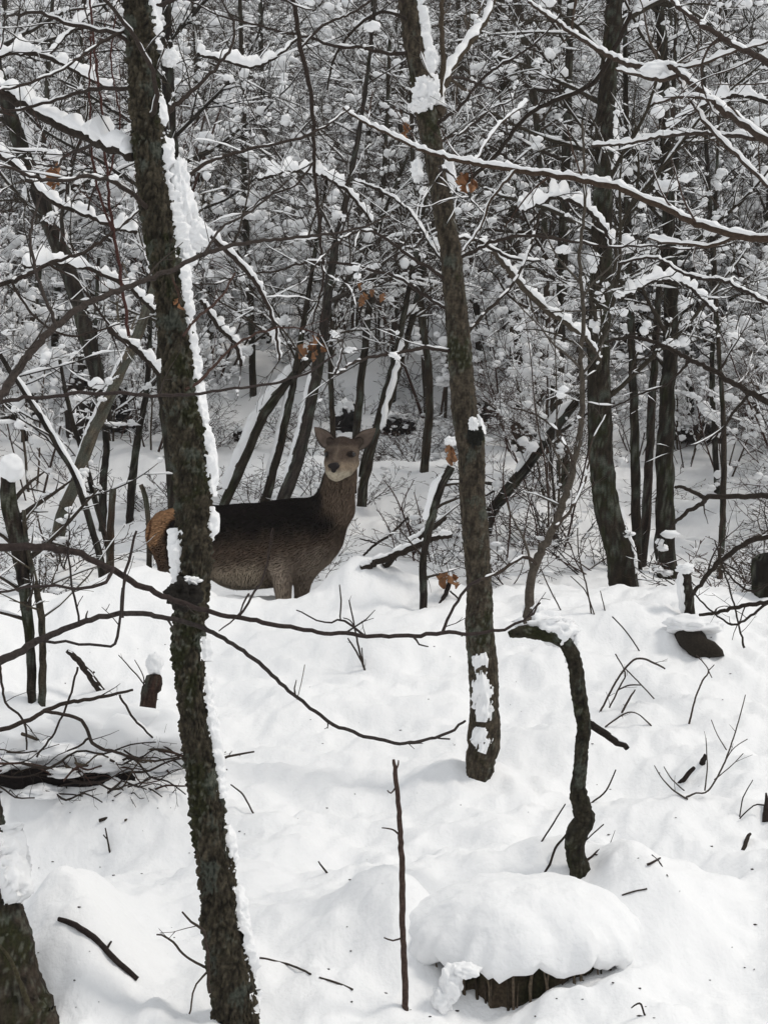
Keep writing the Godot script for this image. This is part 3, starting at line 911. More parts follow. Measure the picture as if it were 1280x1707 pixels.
func rocks() -> void:
	# x, y of the foot, half width, height (pixels), label
	var list := [
		[135, 728, 30, 120, Color(0.06, 0.05, 0.04), "tall squared brown rock with snow on top, behind the pale pole at the left"],
		[195, 715, 34, 62, Color(0.035, 0.03, 0.026), "dark rock with twigs over it, right of the squared rock behind the pale pole"],
		[578, 718, 30, 34, Color(0.03, 0.027, 0.024), "dark rock in the bank directly above the deer's forehead"],
		[655, 722, 46, 24, Color(0.03, 0.027, 0.025), "low dark rock between the deer's ear and the lone slim stem"],
		[805, 712, 30, 44, Color(0.03, 0.026, 0.024), "dark rock just right of the central trunk at the foot of the bank"],
		[812, 555, 22, 24, Color(0.035, 0.03, 0.027), "small dark rock up the slope right of the central trunk"],
		[440, 568, 20, 60, Color(0.035, 0.032, 0.026), "upright dark rock up the slope between the mossy tree and the clump"],
		[398, 735, 12, 16, Color(0.03, 0.027, 0.025), "smallest dark rock, alone on the snow left of the leaning clump"],
		[30, 700, 36, 60, Color(0.035, 0.03, 0.027), "dark rock at the left edge below the level twig"],
		[1160, 735, 60, 24, Color(0.04, 0.034, 0.03), "long low dark rock in the bank at the right, behind the slim brown stem"],
		[1060, 560, 26, 26, Color(0.04, 0.034, 0.03), "dark rock up the slope between the two dark trunks"],
		[1255, 620, 40, 34, Color(0.04, 0.034, 0.03), "dark rock up the slope by the right edge"]]
	for e in list:
		var g := ground(e[0], e[1])
		var d := -g.z
		var hw: float = e[2] * 0.66 * d / F; var hh: float = e[3] * d / F
		var o := thing("rock", e[5], "rock", g, "dark rocks in the snow bank")
		var mb := MB.new(); mb.col = e[4]
		mb.blob(g + Vector3(0, hh * 0.35, 0), Vector3(hw, hh * 0.75, hw * 0.8), ico3_v, ico3_i, nz, 0.75, 1.5)
		mb.face_normals()
		var b := part("boulder", mb, m_rock, o, g)
		var s := MB.new(); s.col = Color.WHITE
		s.blob(g + Vector3(0, hh * 1.0, -hw * 0.25), Vector3(hw * 0.95, clampf(hh * 0.45, 0.08, 0.18), hw * 0.75), ico3_v, ico3_i, nz, 0.7, 1.6)
		s.face_normals()
		part("snow_cap", s, m_snow, b, g)


# ---------------------------------------------------------------- the deer

var df: PackedFloat32Array
var dn: Vector3i
var dlo: Vector3
var dc: float


func dp(px: float, py: float, z: float) -> Vector3:      # deer axes: x towards the chest, y up from the hooves, z towards the camera
	return Vector3((px - 425.0) / 219.0, (1091.5 - py) / 225.0, z)


func field_start(lo: Vector3, hi: Vector3, c: float) -> void:
	dlo = lo; dc = c
	dn = Vector3i(((hi - lo) / c).ceil()) + Vector3i.ONE
	df = PackedFloat32Array(); df.resize(dn.x * dn.y * dn.z); df.fill(1.0)


# a tapered limb from a to b, flattened sideways by q, joined softly over k
func bone(a: Vector3, b: Vector3, ra: float, rb: float, q := 1.0, k := 0.05) -> void:
	var zc := (a.z + b.z) * 0.5
	var m := maxf(ra, rb) + k + dc
	var lo := Vector3(minf(a.x - ra, b.x - rb), minf(a.y - ra, b.y - rb), minf(a.z - ra * q, b.z - rb * q)) - Vector3.ONE * (k + dc * 2)
	var hi := Vector3(maxf(a.x + ra, b.x + rb), maxf(a.y + ra, b.y + rb), maxf(a.z + ra * q, b.z + rb * q)) + Vector3.ONE * (k + dc * 2)
	var i0 := Vector3i(((lo - dlo) / dc).floor()).clamp(Vector3i.ZERO, dn - Vector3i.ONE)
	var i1 := Vector3i(((hi - dlo) / dc).ceil()).clamp(Vector3i.ZERO, dn - Vector3i.ONE)
	var iq := 1.0 / q
	var sa := Vector3(a.x, a.y, zc + (a.z - zc)); var ab := b - a
	ab.z *= iq
	var il := 1.0 / maxf(ab.dot(ab), 1e-6)
	for z in range(i0.z, i1.z + 1):
		var wz := (dlo.z + z * dc - sa.z) * iq
		for y in range(i0.y, i1.y + 1):
			var wy := dlo.y + y * dc - sa.y
			var at_ := (z * dn.y + y) * dn.x
			for x in range(i0.x, i1.x + 1):
				var w := Vector3(dlo.x + x * dc - sa.x, wy, wz)
				var t := clampf(w.dot(ab) * il, 0.0, 1.0)
				var d := (w - ab * t).length() - lerpf(ra, rb, t)
				var e := df[at_ + x]
				var h := k - absf(d - e)
				df[at_ + x] = minf(d, e) - (h * h / (4.0 * k) if h > 0.0 else 0.0)


func field_mesh(mb: MB) -> void:      # surface nets
	var nx := dn.x; var ny := dn.y; var nzz := dn.z
	var sxy := nx * ny
	var slot := PackedInt32Array(); slot.resize(nx * ny * nzz); slot.fill(-1)
	var off := [0, 1, nx, nx + 1, sxy, sxy + 1, sxy + nx, sxy + nx + 1]
	var from := mb.v.size()
	var lim := dc * 1.8
	for z in nzz - 1:
		for y in ny - 1:
			for x in nx - 1:
				var b := z * sxy + y * nx + x
				var f0 := df[b]
				if f0 > lim or f0 < -lim * 1.5: continue
				var mask := 0
				for k in 8:
					if df[b + off[k]] < 0.0: mask |= 1 << k
				if mask == 0 or mask == 255: continue
				var sum := Vector3.ZERO; var cnt := 0
				for e in [[0, 1], [2, 3], [4, 5], [6, 7], [0, 2], [1, 3], [4, 6], [5, 7], [0, 4], [1, 5], [2, 6], [3, 7]]:
					var e0: int = e[0]; var e1: int = e[1]
					var a := df[b + off[e0]]; var c := df[b + off[e1]]
					if (a < 0.0) != (c < 0.0):
						var t := a / (a - c)
						sum += Vector3(e0 & 1, (e0 >> 1) & 1, e0 >> 2).lerp(Vector3(e1 & 1, (e1 >> 1) & 1, e1 >> 2), t)
						cnt += 1
				slot[b] = mb.v.size()
				mb.v.append(dlo + (Vector3(x, y, z) + sum / cnt) * dc); mb.n.append(Vector3.ZERO); mb.c.append(Color.WHITE)
	for z in range(1, nzz - 1):
		for y in range(1, ny - 1):
			for x in range(1, nx - 1):
				var b := z * sxy + y * nx + x
				var a := df[b]
				if a > lim or a < -lim: continue
				var steps := [1, nx, sxy]
				for ax in 3:
					var c := df[b + steps[ax]]
					if (a < 0.0) == (c < 0.0): continue
					var u: int = steps[(ax + 1) % 3]; var w: int = steps[(ax + 2) % 3]
					var q0 := slot[b - u - w]; var q1 := slot[b - w]; var q2 := slot[b]; var q3 := slot[b - u]
					if q0 < 0 or q1 < 0 or q2 < 0 or q3 < 0: continue
					if a < 0.0: mb.ix.append_array([q0, q2, q1, q0, q3, q2])
					else: mb.ix.append_array([q0, q1, q2, q0, q2, q3])
	mb.face_normals(from)


func coat(p: Vector3, n: Vector3) -> Color:      # colours of the winter coat by place on the body
	var px := p.x * 219.0 + 425.0; var py := 1091.5 - p.y * 225.0
	var w := nz.get_noise_3d(p.x * 6.0, p.y * 6.0, p.z * 6.0)
	px += w * 9.0; py += w * 9.0
	var back := Color(0.02, 0.0165, 0.015); var flank := Color(0.125, 0.09, 0.068); var belly := Color(0.5, 0.41, 0.31)
	var rump := Color(0.5, 0.28, 0.15); var neck := Color(0.16, 0.118, 0.088)
	var line := lerpf(905.0, 893.0, clampf((px - 350.0) / 150.0, 0, 1))
	var c := back.lerp(flank, smoothstep(line - 22.0, line + 26.0, py))
	c = c.lerp(belly, smoothstep(925.0, 968.0, py + (px - 400.0) * 0.12) * (1.0 - smoothstep(430.0, 470.0, px)))
	c = c.lerp(Color(0.36, 0.3, 0.24), smoothstep(900.0, 955.0, py) * smoothstep(500.0, 545.0, px))           # chest
	c = c.lerp(Color(0.42, 0.34, 0.27), smoothstep(912.0, 955.0, py) * smoothstep(458.0, 470.0, px) * (0.55 + 0.45 * smoothstep(500.0, 482.0, px)))             # forelegs
	c = c.lerp(neck, smoothstep(872.0, 838.0, py) * smoothstep(532.0, 552.0, px + (835.0 - py) * -0.1))
	c = c.lerp(neck * 1.1, smoothstep(548.0, 580.0, px) * smoothstep(905.0, 870.0, py))
	c = c.lerp(back * 1.4, smoothstep(552.0, 538.0, px) * smoothstep(500.0, 530.0, px) * smoothstep(875.0, 840.0, py))      # dark mane on the nape
	var edge := 296.0 - clampf((py - 878.0) * 0.42, -4.0, 26.0)
	c = c.lerp(rump, smoothstep(edge + 8.0, edge - 8.0, px) * smoothstep(985.0, 925.0, py))
	c = c.lerp(Color(0.12, 0.075, 0.05), smoothstep(edge - 16.0, edge - 4.0, px) * smoothstep(edge + 26.0, edge + 12.0, px) * smoothstep(888.0, 915.0, py) * 0.9)
	c = c.lerp(Color(0.02, 0.014, 0.012), smoothstep(7.0, 3.0, absf(px - 297.0)) * smoothstep(868.0, 890.0, py) * smoothstep(960.0, 925.0, py))
	c = c.lerp(Color(0.15, 0.07, 0.035), smoothstep(5.5, 2.0, absf(px - 259.0 + (py - 895.0) * 0.03)) * smoothstep(862.0, 872.0, py) * smoothstep(925.0, 905.0, py))
	c = c.lerp(Color(0.02, 0.015, 0.012), smoothstep(270.0, 262.0, px) * smoothstep(915.0, 925.0, py) * smoothstep(955.0, 945.0, py))
	if px < 330.0: c = c.lerp(Color(0.06, 0.042, 0.035), smoothstep(935.0, 975.0, py) * 0.8)
	return c * 0.85 * (1.0 + 0.3 * nz.get_noise_3d(p.x * 40.0, p.y * 25.0, p.z * 40.0))


func face_coat(p: Vector3) -> Color:
	var px := p.x * 219.0 + 425.0; var py := 1091.5 - p.y * 225.0
	var c := Color(0.165, 0.128, 0.1)
	var ax := absf(px - 576.0)
	c = c.lerp(Color(0.075, 0.056, 0.046), smoothstep(752.0, 742.0, py))                                                 # crown
	c = c.lerp(Color(0.09, 0.066, 0.053), smoothstep(12.0, 4.0, absf(ax - 12.0)) * smoothstep(748.0, 756.0, py) * smoothstep(778.0, 766.0, py) * 0.8)
	c = c.lerp(Color(0.33, 0.26, 0.19), smoothstep(768.0, 782.0, py) * smoothstep(3.0, 12.0, ax))
	c = c.lerp(Color(0.55, 0.48, 0.37), smoothstep(785.0, 793.0, py))                                                   # chin
	c = c.lerp(Color(0.2, 0.16, 0.12), smoothstep(17.0, 22.0, ax) * smoothstep(786.0, 790.0, py) * 0.6)
	c = c.lerp(Color(0.03, 0.023, 0.02), smoothstep(6.5, 4.5, Vector2(ax - 20.0, py - 761.0).length()))      # dark rims of the eyes
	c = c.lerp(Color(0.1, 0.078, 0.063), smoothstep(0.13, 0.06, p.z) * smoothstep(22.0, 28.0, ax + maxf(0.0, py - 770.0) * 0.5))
	return c * 1.05 * (1.0 + 0.3 * nz.get_noise_3d(p.x * 60.0, p.y * 40.0, p.z * 60.0))


func ear(mb: MB, root: Vector3, tip: Vector3, half: float, facing: Vector3) -> void:
	var ax := tip - root
	var sd := ax.cross(facing).normalized()
	var nn := sd.cross(ax).normalized()
	if nn.dot(facing) < 0: nn = -nn
	for side in 2:      # the hollow inside, then the back
		var b := mb.v.size()
		for i in 11:
			var t := i / 10.0
			var wd := half * pow(sin(PI * clampf(0.16 + t * 0.84, 0, 1)), 0.85) * (1.08 - t * 0.2)
			for k in 9:
				var u := k / 4.0 - 1.0
				var hollow := (1.0 - u * u) * wd * 0.75 + side * 0.008
				mb.v.append(root + ax * t + sd * u * wd - nn * (hollow - wd * 0.25))
				mb.n.append(Vector3.ZERO)
				var inner := Color(0.22, 0.17, 0.14).lerp(Color(0.4, 0.33, 0.27), smoothstep(0.45, 0.0, t) * 0.9).lerp(Color(0.035, 0.027, 0.024), smoothstep(0.72, 1.0, absf(u)))
				mb.c.append((inner if side == 0 else Color(0.055, 0.042, 0.034)) * (1.0 + 0.4 * nz.get_noise_2d(u * 5.0, t * 9.0)))
				if i > 0 and k > 0:
					var q := b + i * 9 + k
					if side == 0: mb.ix.append_array([q - 10, q - 1, q, q - 10, q, q - 9])
					else: mb.ix.append_array([q - 10, q, q - 1, q - 10, q - 9, q])
		mb.face_normals(b)


func deer() -> void:
	var place := at(425, 1091.5, 11.0)
	var o := thing("deer", "brown hind standing deep in snow behind the mossy tree, facing the camera", "deer", place)
	o.rotation.y = deg_to_rad(-12.0)
	var mb := MB.new()
	field_start(Vector3(-0.95, 0.25, -0.36), Vector3(0.95, 1.5, 0.36), 0.0135)
	var px := 1.0 / 225.0
	bone(dp(284, 893, 0), dp(325, 893, 0), 44 * px, 50 * px, 0.85, 0.1)
	bone(dp(325, 893, 0), dp(405, 909, 0), 50 * px, 66 * px, 0.78, 0.1)
	bone(dp(405, 911, 0), dp(475, 903, 0), 65 * px, 65 * px, 0.76, 0.1)
	bone(dp(390, 925, 0), dp(440, 928, 0), 53 * px, 50 * px, 0.85, 0.08)
	bone(dp(475, 903, 0), dp(508, 895, 0), 65 * px, 57 * px, 0.72, 0.1)
	bone(dp(508, 895, 0), dp(522, 893, 0), 56 * px, 45 * px, 0.8, 0.09)
	bone(dp(500, 928, 0), dp(520, 915, 0.02), 37 * px, 33 * px, 0.9, 0.06)
	bone(dp(486, 868, 0.0), dp(512, 862, 0.0), 30 * px, 28 * px, 0.7, 0.06)      # withers
	bone(dp(493, 880, 0.13), dp(510, 905, 0.16), 30 * px, 26 * px, 0.45, 0.04)      # shoulder blade
	bone(dp(533, 878, 0), dp(558, 846, 0.04), 43 * px, 33 * px, 0.85, 0.08)
	bone(dp(558, 846, 0.04), dp(569, 806, 0.07), 34 * px, 26 * px, 0.9, 0.06)
	bone(dp(569, 806, 0.07), dp(576, 772, 0.07), 26 * px, 23 * px, 0.9, 0.05)
	for s in [1.0, -1.0]:      # hind legs
		var sx: float = 0.0 if s > 0 else -14.0
		bone(dp(288 + sx, 893, 0.11 * s), dp(300 + sx, 945, 0.13 * s), 40 * px, 28 * px, 0.7, 0.06)
		bone(dp(300 + sx, 945, 0.13 * s), dp(272 + sx, 1008, 0.12 * s), 27 * px, 12 * px, 0.8, 0.04)
		bone(dp(272 + sx, 1008, 0.12 * s), dp(281 + sx, 1075, 0.12 * s), 11 * px, 8 * px, 1.0, 0.02)
	bone(dp(500, 885, 0.15), dp(482, 938, 0.2), 34 * px, 23 * px, 0.6, 0.045)
	bone(dp(482, 936, 0.19), dp(484, 1000, 0.17), 21 * px, 12 * px, 0.9, 0.025)
	bone(dp(484, 1000, 0.17), dp(485, 1082, 0.15), 11 * px, 8 * px, 1.0, 0.02)
	bone(dp(516, 915, -0.06), dp(504, 950, -0.05), 30 * px, 20 * px, 0.7, 0.06)
	bone(dp(504, 950, -0.05), dp(499, 1000, -0.05), 18 * px, 11 * px, 0.9, 0.03)
	bone(dp(499, 1000, -0.05), dp(498, 1082, -0.05), 10 * px, 8 * px, 1.0, 0.02)
	bone(dp(262, 862, 0.0), dp(253, 912, 0.0), 7 * px, 6 * px, 1.0, 0.03)      # tail
	field_mesh(mb)
	for k in mb.v.size():
		mb.c[k] = coat(mb.v[k], mb.n[k])
		var q := mb.v[k] * 14.0
		mb.v[k] += mb.n[k] * 0.003 * nz.get_noise_3d(q.x, q.y * 0.6, q.z)
	var body_verts := mb.v.size()
	var body_tris := mb.ix.size()
	# the head, looking at the camera
	field_start(dp(540, 815, -0.06), dp(614, 728, 0.42), 0.0055)
	bone(dp(577, 757, 0.08), dp(577, 762, 0.15), 24 * px, 24 * px, 1.0, 0.03)
	bone(dp(577, 752, 0.10), dp(577, 750, 0.13), 19 * px, 19 * px, 1.0, 0.03)
	bone(dp(577, 765, 0.15), dp(576, 783, 0.29), 22 * px, 17 * px, 0.9, 0.03)
	bone(dp(576, 782, 0.22), dp(576, 787, 0.30), 18 * px, 15 * px, 0.9, 0.03)
	bone(dp(577, 785, 0.15), dp(576, 795, 0.28), 14 * px, 9 * px, 0.9, 0.03)
	bone(dp(570, 793, 0.27), dp(582, 793, 0.27), 8 * px, 8 * px, 1.0, 0.02)
	for s in [-1.0, 1.0]:
		bone(dp(577 + s * 16, 755, 0.16), dp(577 + s * 21, 757, 0.14), 9 * px, 8 * px, 1.0, 0.02)      # brow over the eye
		bone(dp(577 + s * 17, 774, 0.14), dp(577 + s * 13, 786, 0.2), 12 * px, 10 * px, 1.0, 0.03)     # cheek
		bone(dp(577 + s * 17, 744, 0.06), dp(577 + s * 24, 738, 0.05), 9 * px, 7 * px, 1.0, 0.03)      # root of the ear
	field_mesh(mb)
	for k in range(body_verts, mb.v.size()):
		mb.c[k] = face_coat(mb.v[k])
	var head_tris := mb.ix.size()
	ear(mb, dp(560, 748, 0.06), dp(527, 714, 0.05), 13.5 * px, Vector3(0.05, -0.25, 1.0))
	ear(mb, dp(594, 748, 0.06), dp(628, 717, 0.05), 13.5 * px, Vector3(0.1, -0.25, 1.0))
	var body := part("body", mb, m_fur, o)
	# nose and eyes
	var no := MB.new(); no.col = Color(0.022, 0.017, 0.017)
	no.blob(dp(576, 781, 0.352), Vector3(10 * px, 6.0 * px, 0.028), ico3_v, ico3_i, nz, 0.25, 0.7)
	no.blob(dp(576, 787, 0.352), Vector3(5 * px, 5.0 * px, 0.022), ico3_v, ico3_i, nz, 0.2, 0.7)
	part("nose", no, m_eye_tinted(), o)
	for s in [-1.0, 1.0]:
		var e := MB.new()
		e.blob(dp(576.5 + s * 20.0, 761.0, 0.186), Vector3(5.4, 4.8, 5.6) * px, ico_v, ico_i, nz, 0.0)
		part("eye", e, m_eye, o)
	# guard hairs
	var hair := MB.new()
	var rr := RandomNumberGenerator.new(); rr.seed = 99
	var areas := PackedFloat32Array()
	var total := 0.0
	for k in range(0, head_tris, 3):
		total += (mb.v[mb.ix[k + 1]] - mb.v[mb.ix[k]]).cross(mb.v[mb.ix[k + 2]] - mb.v[mb.ix[k]]).length() * (1.0 if k < body_tris else 1.6)
		areas.append(total)
	var count := 60000
	var t := 0
	for j in count:
		var want := total * (j + rr.randf()) / count
		while t < areas.size() - 1 and areas[t] < want: t += 1
		var k := t * 3
		var a := rr.randf(); var b := rr.randf()
		if a + b > 1.0: a = 1.0 - a; b = 1.0 - b
		var p := mb.v[mb.ix[k]] * (1.0 - a - b) + mb.v[mb.ix[k + 1]] * a + mb.v[mb.ix[k + 2]] * b
		if p.y < 0.35: continue
		var n := mb.n[mb.ix[k]]
		var is_head := k >= body_tris
		var flow := Vector3(-1.0, -0.45, 0.0)
		if not is_head and p.x > 0.5 and p.y > 0.95: flow = Vector3(-0.15, -1.0, 0.15)
		if p.y < 0.62: flow = Vector3(-0.2, -1.0, 0)
		if is_head: flow = Vector3(signf(p.x - 0.69) * 0.4, 0.3, -0.6)
		flow = (flow - n * flow.dot(n))
		var dir := (flow.normalized() + n * rr.randf_range(0.04, 0.22) + Vector3(rr.randf_range(-1, 1), rr.randf_range(-1, 1), rr.randf_range(-1, 1)) * 0.22).normalized()
		var ln := (0.011 if is_head else 0.026) * rr.randf_range(0.6, 1.3)
		var sd := dir.cross(n).normalized() * (0.0007 if is_head else 0.001)
		var c := mb.c[mb.ix[k]] * rr.randf_range(0.78, 1.3)
		var q := hair.v.size()
		hair.v.append(p - sd); hair.v.append(p + sd); hair.v.append(p + dir * ln)
		for i in 3:
			hair.n.append((n + dir * 0.15).normalized()); hair.c.append(c)
		hair.ix.append_array([q, q + 1, q + 2])
	part("fur", hair, m_hair, body, Vector3.ZERO, true)


func m_eye_tinted() -> StandardMaterial3D:
	var m := StandardMaterial3D.new(); m.vertex_color_use_as_albedo = true; m.roughness = 0.5; m.metallic_specular = 0.2
	return m


# ---------------------------------------------------------------- the trees close to the camera

func sunk(path: Array, depth: float) -> Array:
	var p: PackedVector3Array = path[0]; var r: PackedFloat32Array = path[1]
	var dir := (p[mini(14, p.size() - 1)] - p[0]).normalized(); var step := maxf(p[0].distance_to(p[1]), 0.008)
	var foot := p[0]; var rf := r[0]
	for k in int(depth / step):
		p.insert(0, foot - dir * step * (k + 1)); r.insert(0, rf * (1.0 + 0.1 * (k + 1) * step / depth))
	return [p, r]


func knob(parent: Node3D, base: Vector3, p: Vector3, size: Vector3, col: Color) -> void:
	var mb := MB.new(); mb.col = col
	mb.blob(p, size, ico3_v, ico3_i, nz, 0.5, 1.6)
	mb.face_normals()
	part("burl", mb, m_bark, parent, base)


func lump(parent: Node3D, base: Vector3, called: String, list: Array) -> void:     # snow lumps: [point, size]
	for e in list:
		var s := MB.new(); s.col = Color.WHITE
		s.blob(e[0], e[1], ico3_v, ico3_i, nz, 0.6, 1.7)
		s.face_normals()
		part(called, s, m_snow, parent, base)


func near_trees() -> void:
	# the mossy tree on the left
	var foot := ground(394, 1700)
	var d := -foot.z
	var path := sunk(trace([[394, 1704, 82.8], [384, 1620, 75.6], [373, 1540, 68.4], [357, 1420, 59.4], [342, 1320, 59.4], [329, 1230, 59.4], [319, 1140, 57.6], [315, 1070, 56.7], [317, 1000, 59.4], [324, 920, 63.0], [322, 840, 66.6], [313, 740, 66.6], [301, 650, 61.2], [291, 560, 57.6], [280, 470, 56.7], [268, 390, 59.4], [255, 300, 57.6], [244, 200, 55.8], [236, 110, 55.8], [231, 20, 52.2], [226, -90, 50.4], [222, -240, 46.8]], d, d + 0.45, 0.0055, 0.06), 0.25)
	var o := thing("mossy_tree", "mossy dark tree with snow down its right side, before the deer's rump", "tree", foot)
	var trunk := part("trunk", bark_trunk(path, 150, 0.015, Color(0.098, 0.083, 0.058), -0.12, -0.3, 29.0), m_bark, o, foot)
	plaster(trunk, "snow_strip", foot, path, [[-240, 62, 0.014], [62, 88, 0.012], [150, 215, 0.008], [222, 300, 0.016], [290, 430, 0.02], [430, 600, 0.013], [590, 830, 0.012], [845, 905, 0.01], [1060, 1105, 0.012], [1130, 1335, 0.011], [1380, 1460, 0.012], [1480, 1640, 0.013], [1655, 1690, 0.01]], Vector3(1, 0.1, -0.12), 0.27)
	plaster(trunk, "snow_strip", foot, path, [[880, 985, 0.012]], Vector3(-1, 0.1, 0.2), 0.3)
	knob(o, foot, at(306, 990, d + 0.05), Vector3(0.05, 0.045, 0.06), Color(0.03, 0.026, 0.02))
	lump(o, foot, "snow_cap", [[at(318, 968, d + 0.06), Vector3(0.03, 0.014, 0.035)]])
	lump(o, foot, "snow_lump", [[at(283, 96, d + 0.38), Vector3(0.028, 0.028, 0.03)], [at(300, 300, d + 0.36), Vector3(0.03, 0.07, 0.03)], [at(305, 350, d + 0.36), Vector3(0.04, 0.07, 0.04)], [at(322, 392, d + 0.36), Vector3(0.055, 0.05, 0.04)], [at(312, 425, d + 0.33), Vector3(0.03, 0.04, 0.03)]])
	add_branch(o, foot, "branch", trace([[222, 262, 15], [190, 246, 17], [150, 232, 18], [100, 210, 18], [60, 185, 19], [20, 158, 21], [-40, 120, 23]], d + 0.36, d + 0.9, 0.02), DARK, 0.06, 2.0, 0.3, 0.006)
	add_branch(o, foot, "branch", trace([[272, 330, 13], [300, 352, 11], [340, 385, 9], [390, 430, 8], [430, 478, 7], [458, 540, 5], [466, 600, 4]], d + 0.4, d + 1.2, 0.02), DARK * 1.2, 0.028, 3.0, 0.35, 0.006)
	add_branch(o, foot, "branch", trace([[268, 290, 8], [310, 290, 7], [360, 265, 6], [430, 245, 5], [500, 230, 5], [550, 205, 4], [585, 180, 3]], d + 0.4, d + 1.0, 0.02), DARK * 1.2, 0.004, 5.0, 0.3)
	add_branch(o, foot, "branch", trace([[258, 210, 9], [300, 170, 8], [345, 130, 6], [385, 80, 5], [390, 40, 4], [370, 0, 3]], d + 0.4, d + 0.8, 0.02), DARK * 1.2, 0.0, 5.0, 0.25)
	add_branch(o, foot, "branch", trace([[210, 52, 7], [170, 70, 6], [120, 105, 5], [60, 135, 5], [0, 150, 4], [-40, 150, 4]], d + 0.4, d - 0.1, 0.02), DARK * 1.2, 0.006, 5.0, 0.3)
	add_branch(o, foot, "branch", trace([[310, 650, 6], [345, 625, 5], [380, 585, 4], [420, 560, 4], [480, 545, 3], [540, 560, 2]], d + 0.2, d + 0.6, 0.02), RED_TWIG, 0.0, 5.0, 0.18)
	add_branch(o, foot, "branch", trace([[306, 560, 5], [330, 528, 5], [365, 500, 4], [392, 455, 3]], d + 0.2, d + 0.5, 0.02), RED_TWIG, 0.0, 6.0, 0.14)
	add_branch(o, foot, "shoot", trace([[350, 1655, 6], [345, 1590, 6], [338, 1550, 5], [318, 1538, 4], [304, 1520, 3]], d - 0.06, d - 0.1, 0.02), DARK * 1.6, 0.0, 2.0, 0.1)
	add_branch(o, foot, "shoot", trace([[341, 1612, 5], [310, 1595, 4], [290, 1570, 4], [262, 1558, 3]], d - 0.06, d - 0.2, 0.02), DARK * 1.8, 0.0, 3.0, 0.06)
	add_branch(o, foot, "shoot", trace([[346, 1620, 4], [328, 1640, 3], [320, 1670, 3], [316, 1690, 3]], d - 0.06, d - 0.15, 0.02), DARK * 2.0, 0.0, 0.0, 0.06)
	add_branch(o, foot, "shoot", trace([[368, 1266, 5], [395, 1258, 4], [424, 1253, 3]], d + 0.1, d + 0.1, 0.02), DARK * 1.5, 0.0, 12.0, 0.04)

	limbs(o, foot, path, 7, -150.0, 420.0, 0.9, 0.009, DARK * 1.3, 0.006)

	# the central trunk
	foot = ground(799, 1284)
	d = -foot.z
	path = sunk(trace([[799, 1286, 45.0], [805, 1225, 55.8], [806, 1150, 51.3], [801, 1060, 48.6], [797, 980, 44.0], [794, 900, 44.8], [788, 810, 44.8], [784, 735, 46.5], [774, 690, 41.5], [769, 620, 39.8], [763, 540, 39.0], [755, 460, 37.4], [745, 380, 35.7], [733, 310, 35.7], [722, 245, 35.7], [708, 185, 36.5], [697, 120, 34.9], [688, 60, 34.9], [680, -10, 34.9], [672, -110, 33.2], [664, -260, 29.9]], d, d + 0.35, 0.012, 0.06), 0.25)
	o = thing("bare_tree", "central bare trunk with white snow patches near its foot, right of the deer", "tree", foot)
	trunk = part("trunk", bark_trunk(path, 84, 0.007, Color(0.12, 0.097, 0.07), -0.3, -0.42, 20.0), m_bark, o, foot)
	plaster(trunk, "snow_strip", foot, path, [[-60, 130, 0.022], [262, 330, 0.02], [690, 735, 0.01]], Vector3(1, 0.2, 0.05), 0.3)
	plaster(trunk, "snow_patch", foot, path, [[1080, 1118, 0.012], [1112, 1205, 0.014], [1206, 1256, 0.014]], Vector3(0.1, 0.0, 1.0), 0.3, -0.25)
	knob(o, foot, at(792, 727, d + 0.05), Vector3(0.038, 0.05, 0.045), Color(0.022, 0.02, 0.018))
	lump(o, foot, "snow_lump", [[at(711, 152, d + 0.22), Vector3(0.062, 0.075, 0.06)], [at(700, 176, d + 0.2), Vector3(0.05, 0.03, 0.05)], [at(716, 100, d + 0.3), Vector3(0.045, 0.06, 0.045)], [at(706, 70, d + 0.3), Vector3(0.03, 0.04, 0.03)], [at(702, 45, d + 0.3), Vector3(0.03, 0.035, 0.03)], [at(695, 285, d + 0.2), Vector3(0.028, 0.055, 0.03)], [at(789, 707, d + 0.02), Vector3(0.022, 0.03, 0.03)]])
	add_branch(o, foot, "branch", trace([[728, 190, 22], [738, 140, 18], [760, 100, 14], [790, 60, 12], [815, 20, 10], [835, -40, 9]], d + 0.3, d + 0.9, 0.03), BARK, 0.06, 3.0, 0.45, 0.012)
	add_branch(o, foot, "branch", trace([[733, 160, 11], [738, 90, 9], [736, 30, 8], [740, -60, 7]], d + 0.3, d + 0.3, 0.03), BARK, 0.0, 4.0, 0.4, 0.012)
	add_branch(o, foot, "branch", trace([[742, 330, 8], [780, 300, 7], [830, 255, 7], [875, 195, 7], [930, 165, 8], [985, 140, 8], [1020, 90, 8], [1050, 20, 7]], d + 0.3, d - 0.3, 0.03), DARK, 0.006, 4.0, 0.4, 0.008)
	add_branch(o, foot, "branch", trace([[760, 470, 8], [720, 410, 7], [690, 360, 6], [640, 320, 5], [590, 300, 4]], d + 0.2, d + 0.9, 0.03), DARK, 0.014, 4.0, 0.4, 0.012)
	add_branch(o, foot, "branch", trace([[775, 560, 7], [810, 520, 6], [850, 480, 5], [880, 420, 5], [900, 350, 4]], d + 0.2, d + 0.8, 0.03), DARK, 0.01, 4.0, 0.4, 0.012)
	add_branch(o, foot, "branch", trace([[748, 400, 7], [790, 400, 6], [850, 430, 5], [900, 435, 4]], d + 0.2, d + 0.8, 0.03), DARK, 0.014, 4.0, 0.4, 0.012)
	add_branch(o, foot, "branch", trace([[676, 30, 7], [640, 20, 6], [600, 40, 5], [560, 90, 4], [545, 150, 3]], d + 0.2, d + 0.6, 0.03), DARK, 0.01, 4.0, 0.4, 0.012)

	limbs(o, foot, path, 14, -200.0, 640.0, 1.2, 0.01, DARK * 1.2, 0.007)

	# the sapling bent over in a hook
	foot = ground(966, 1452)
	d = -foot.z
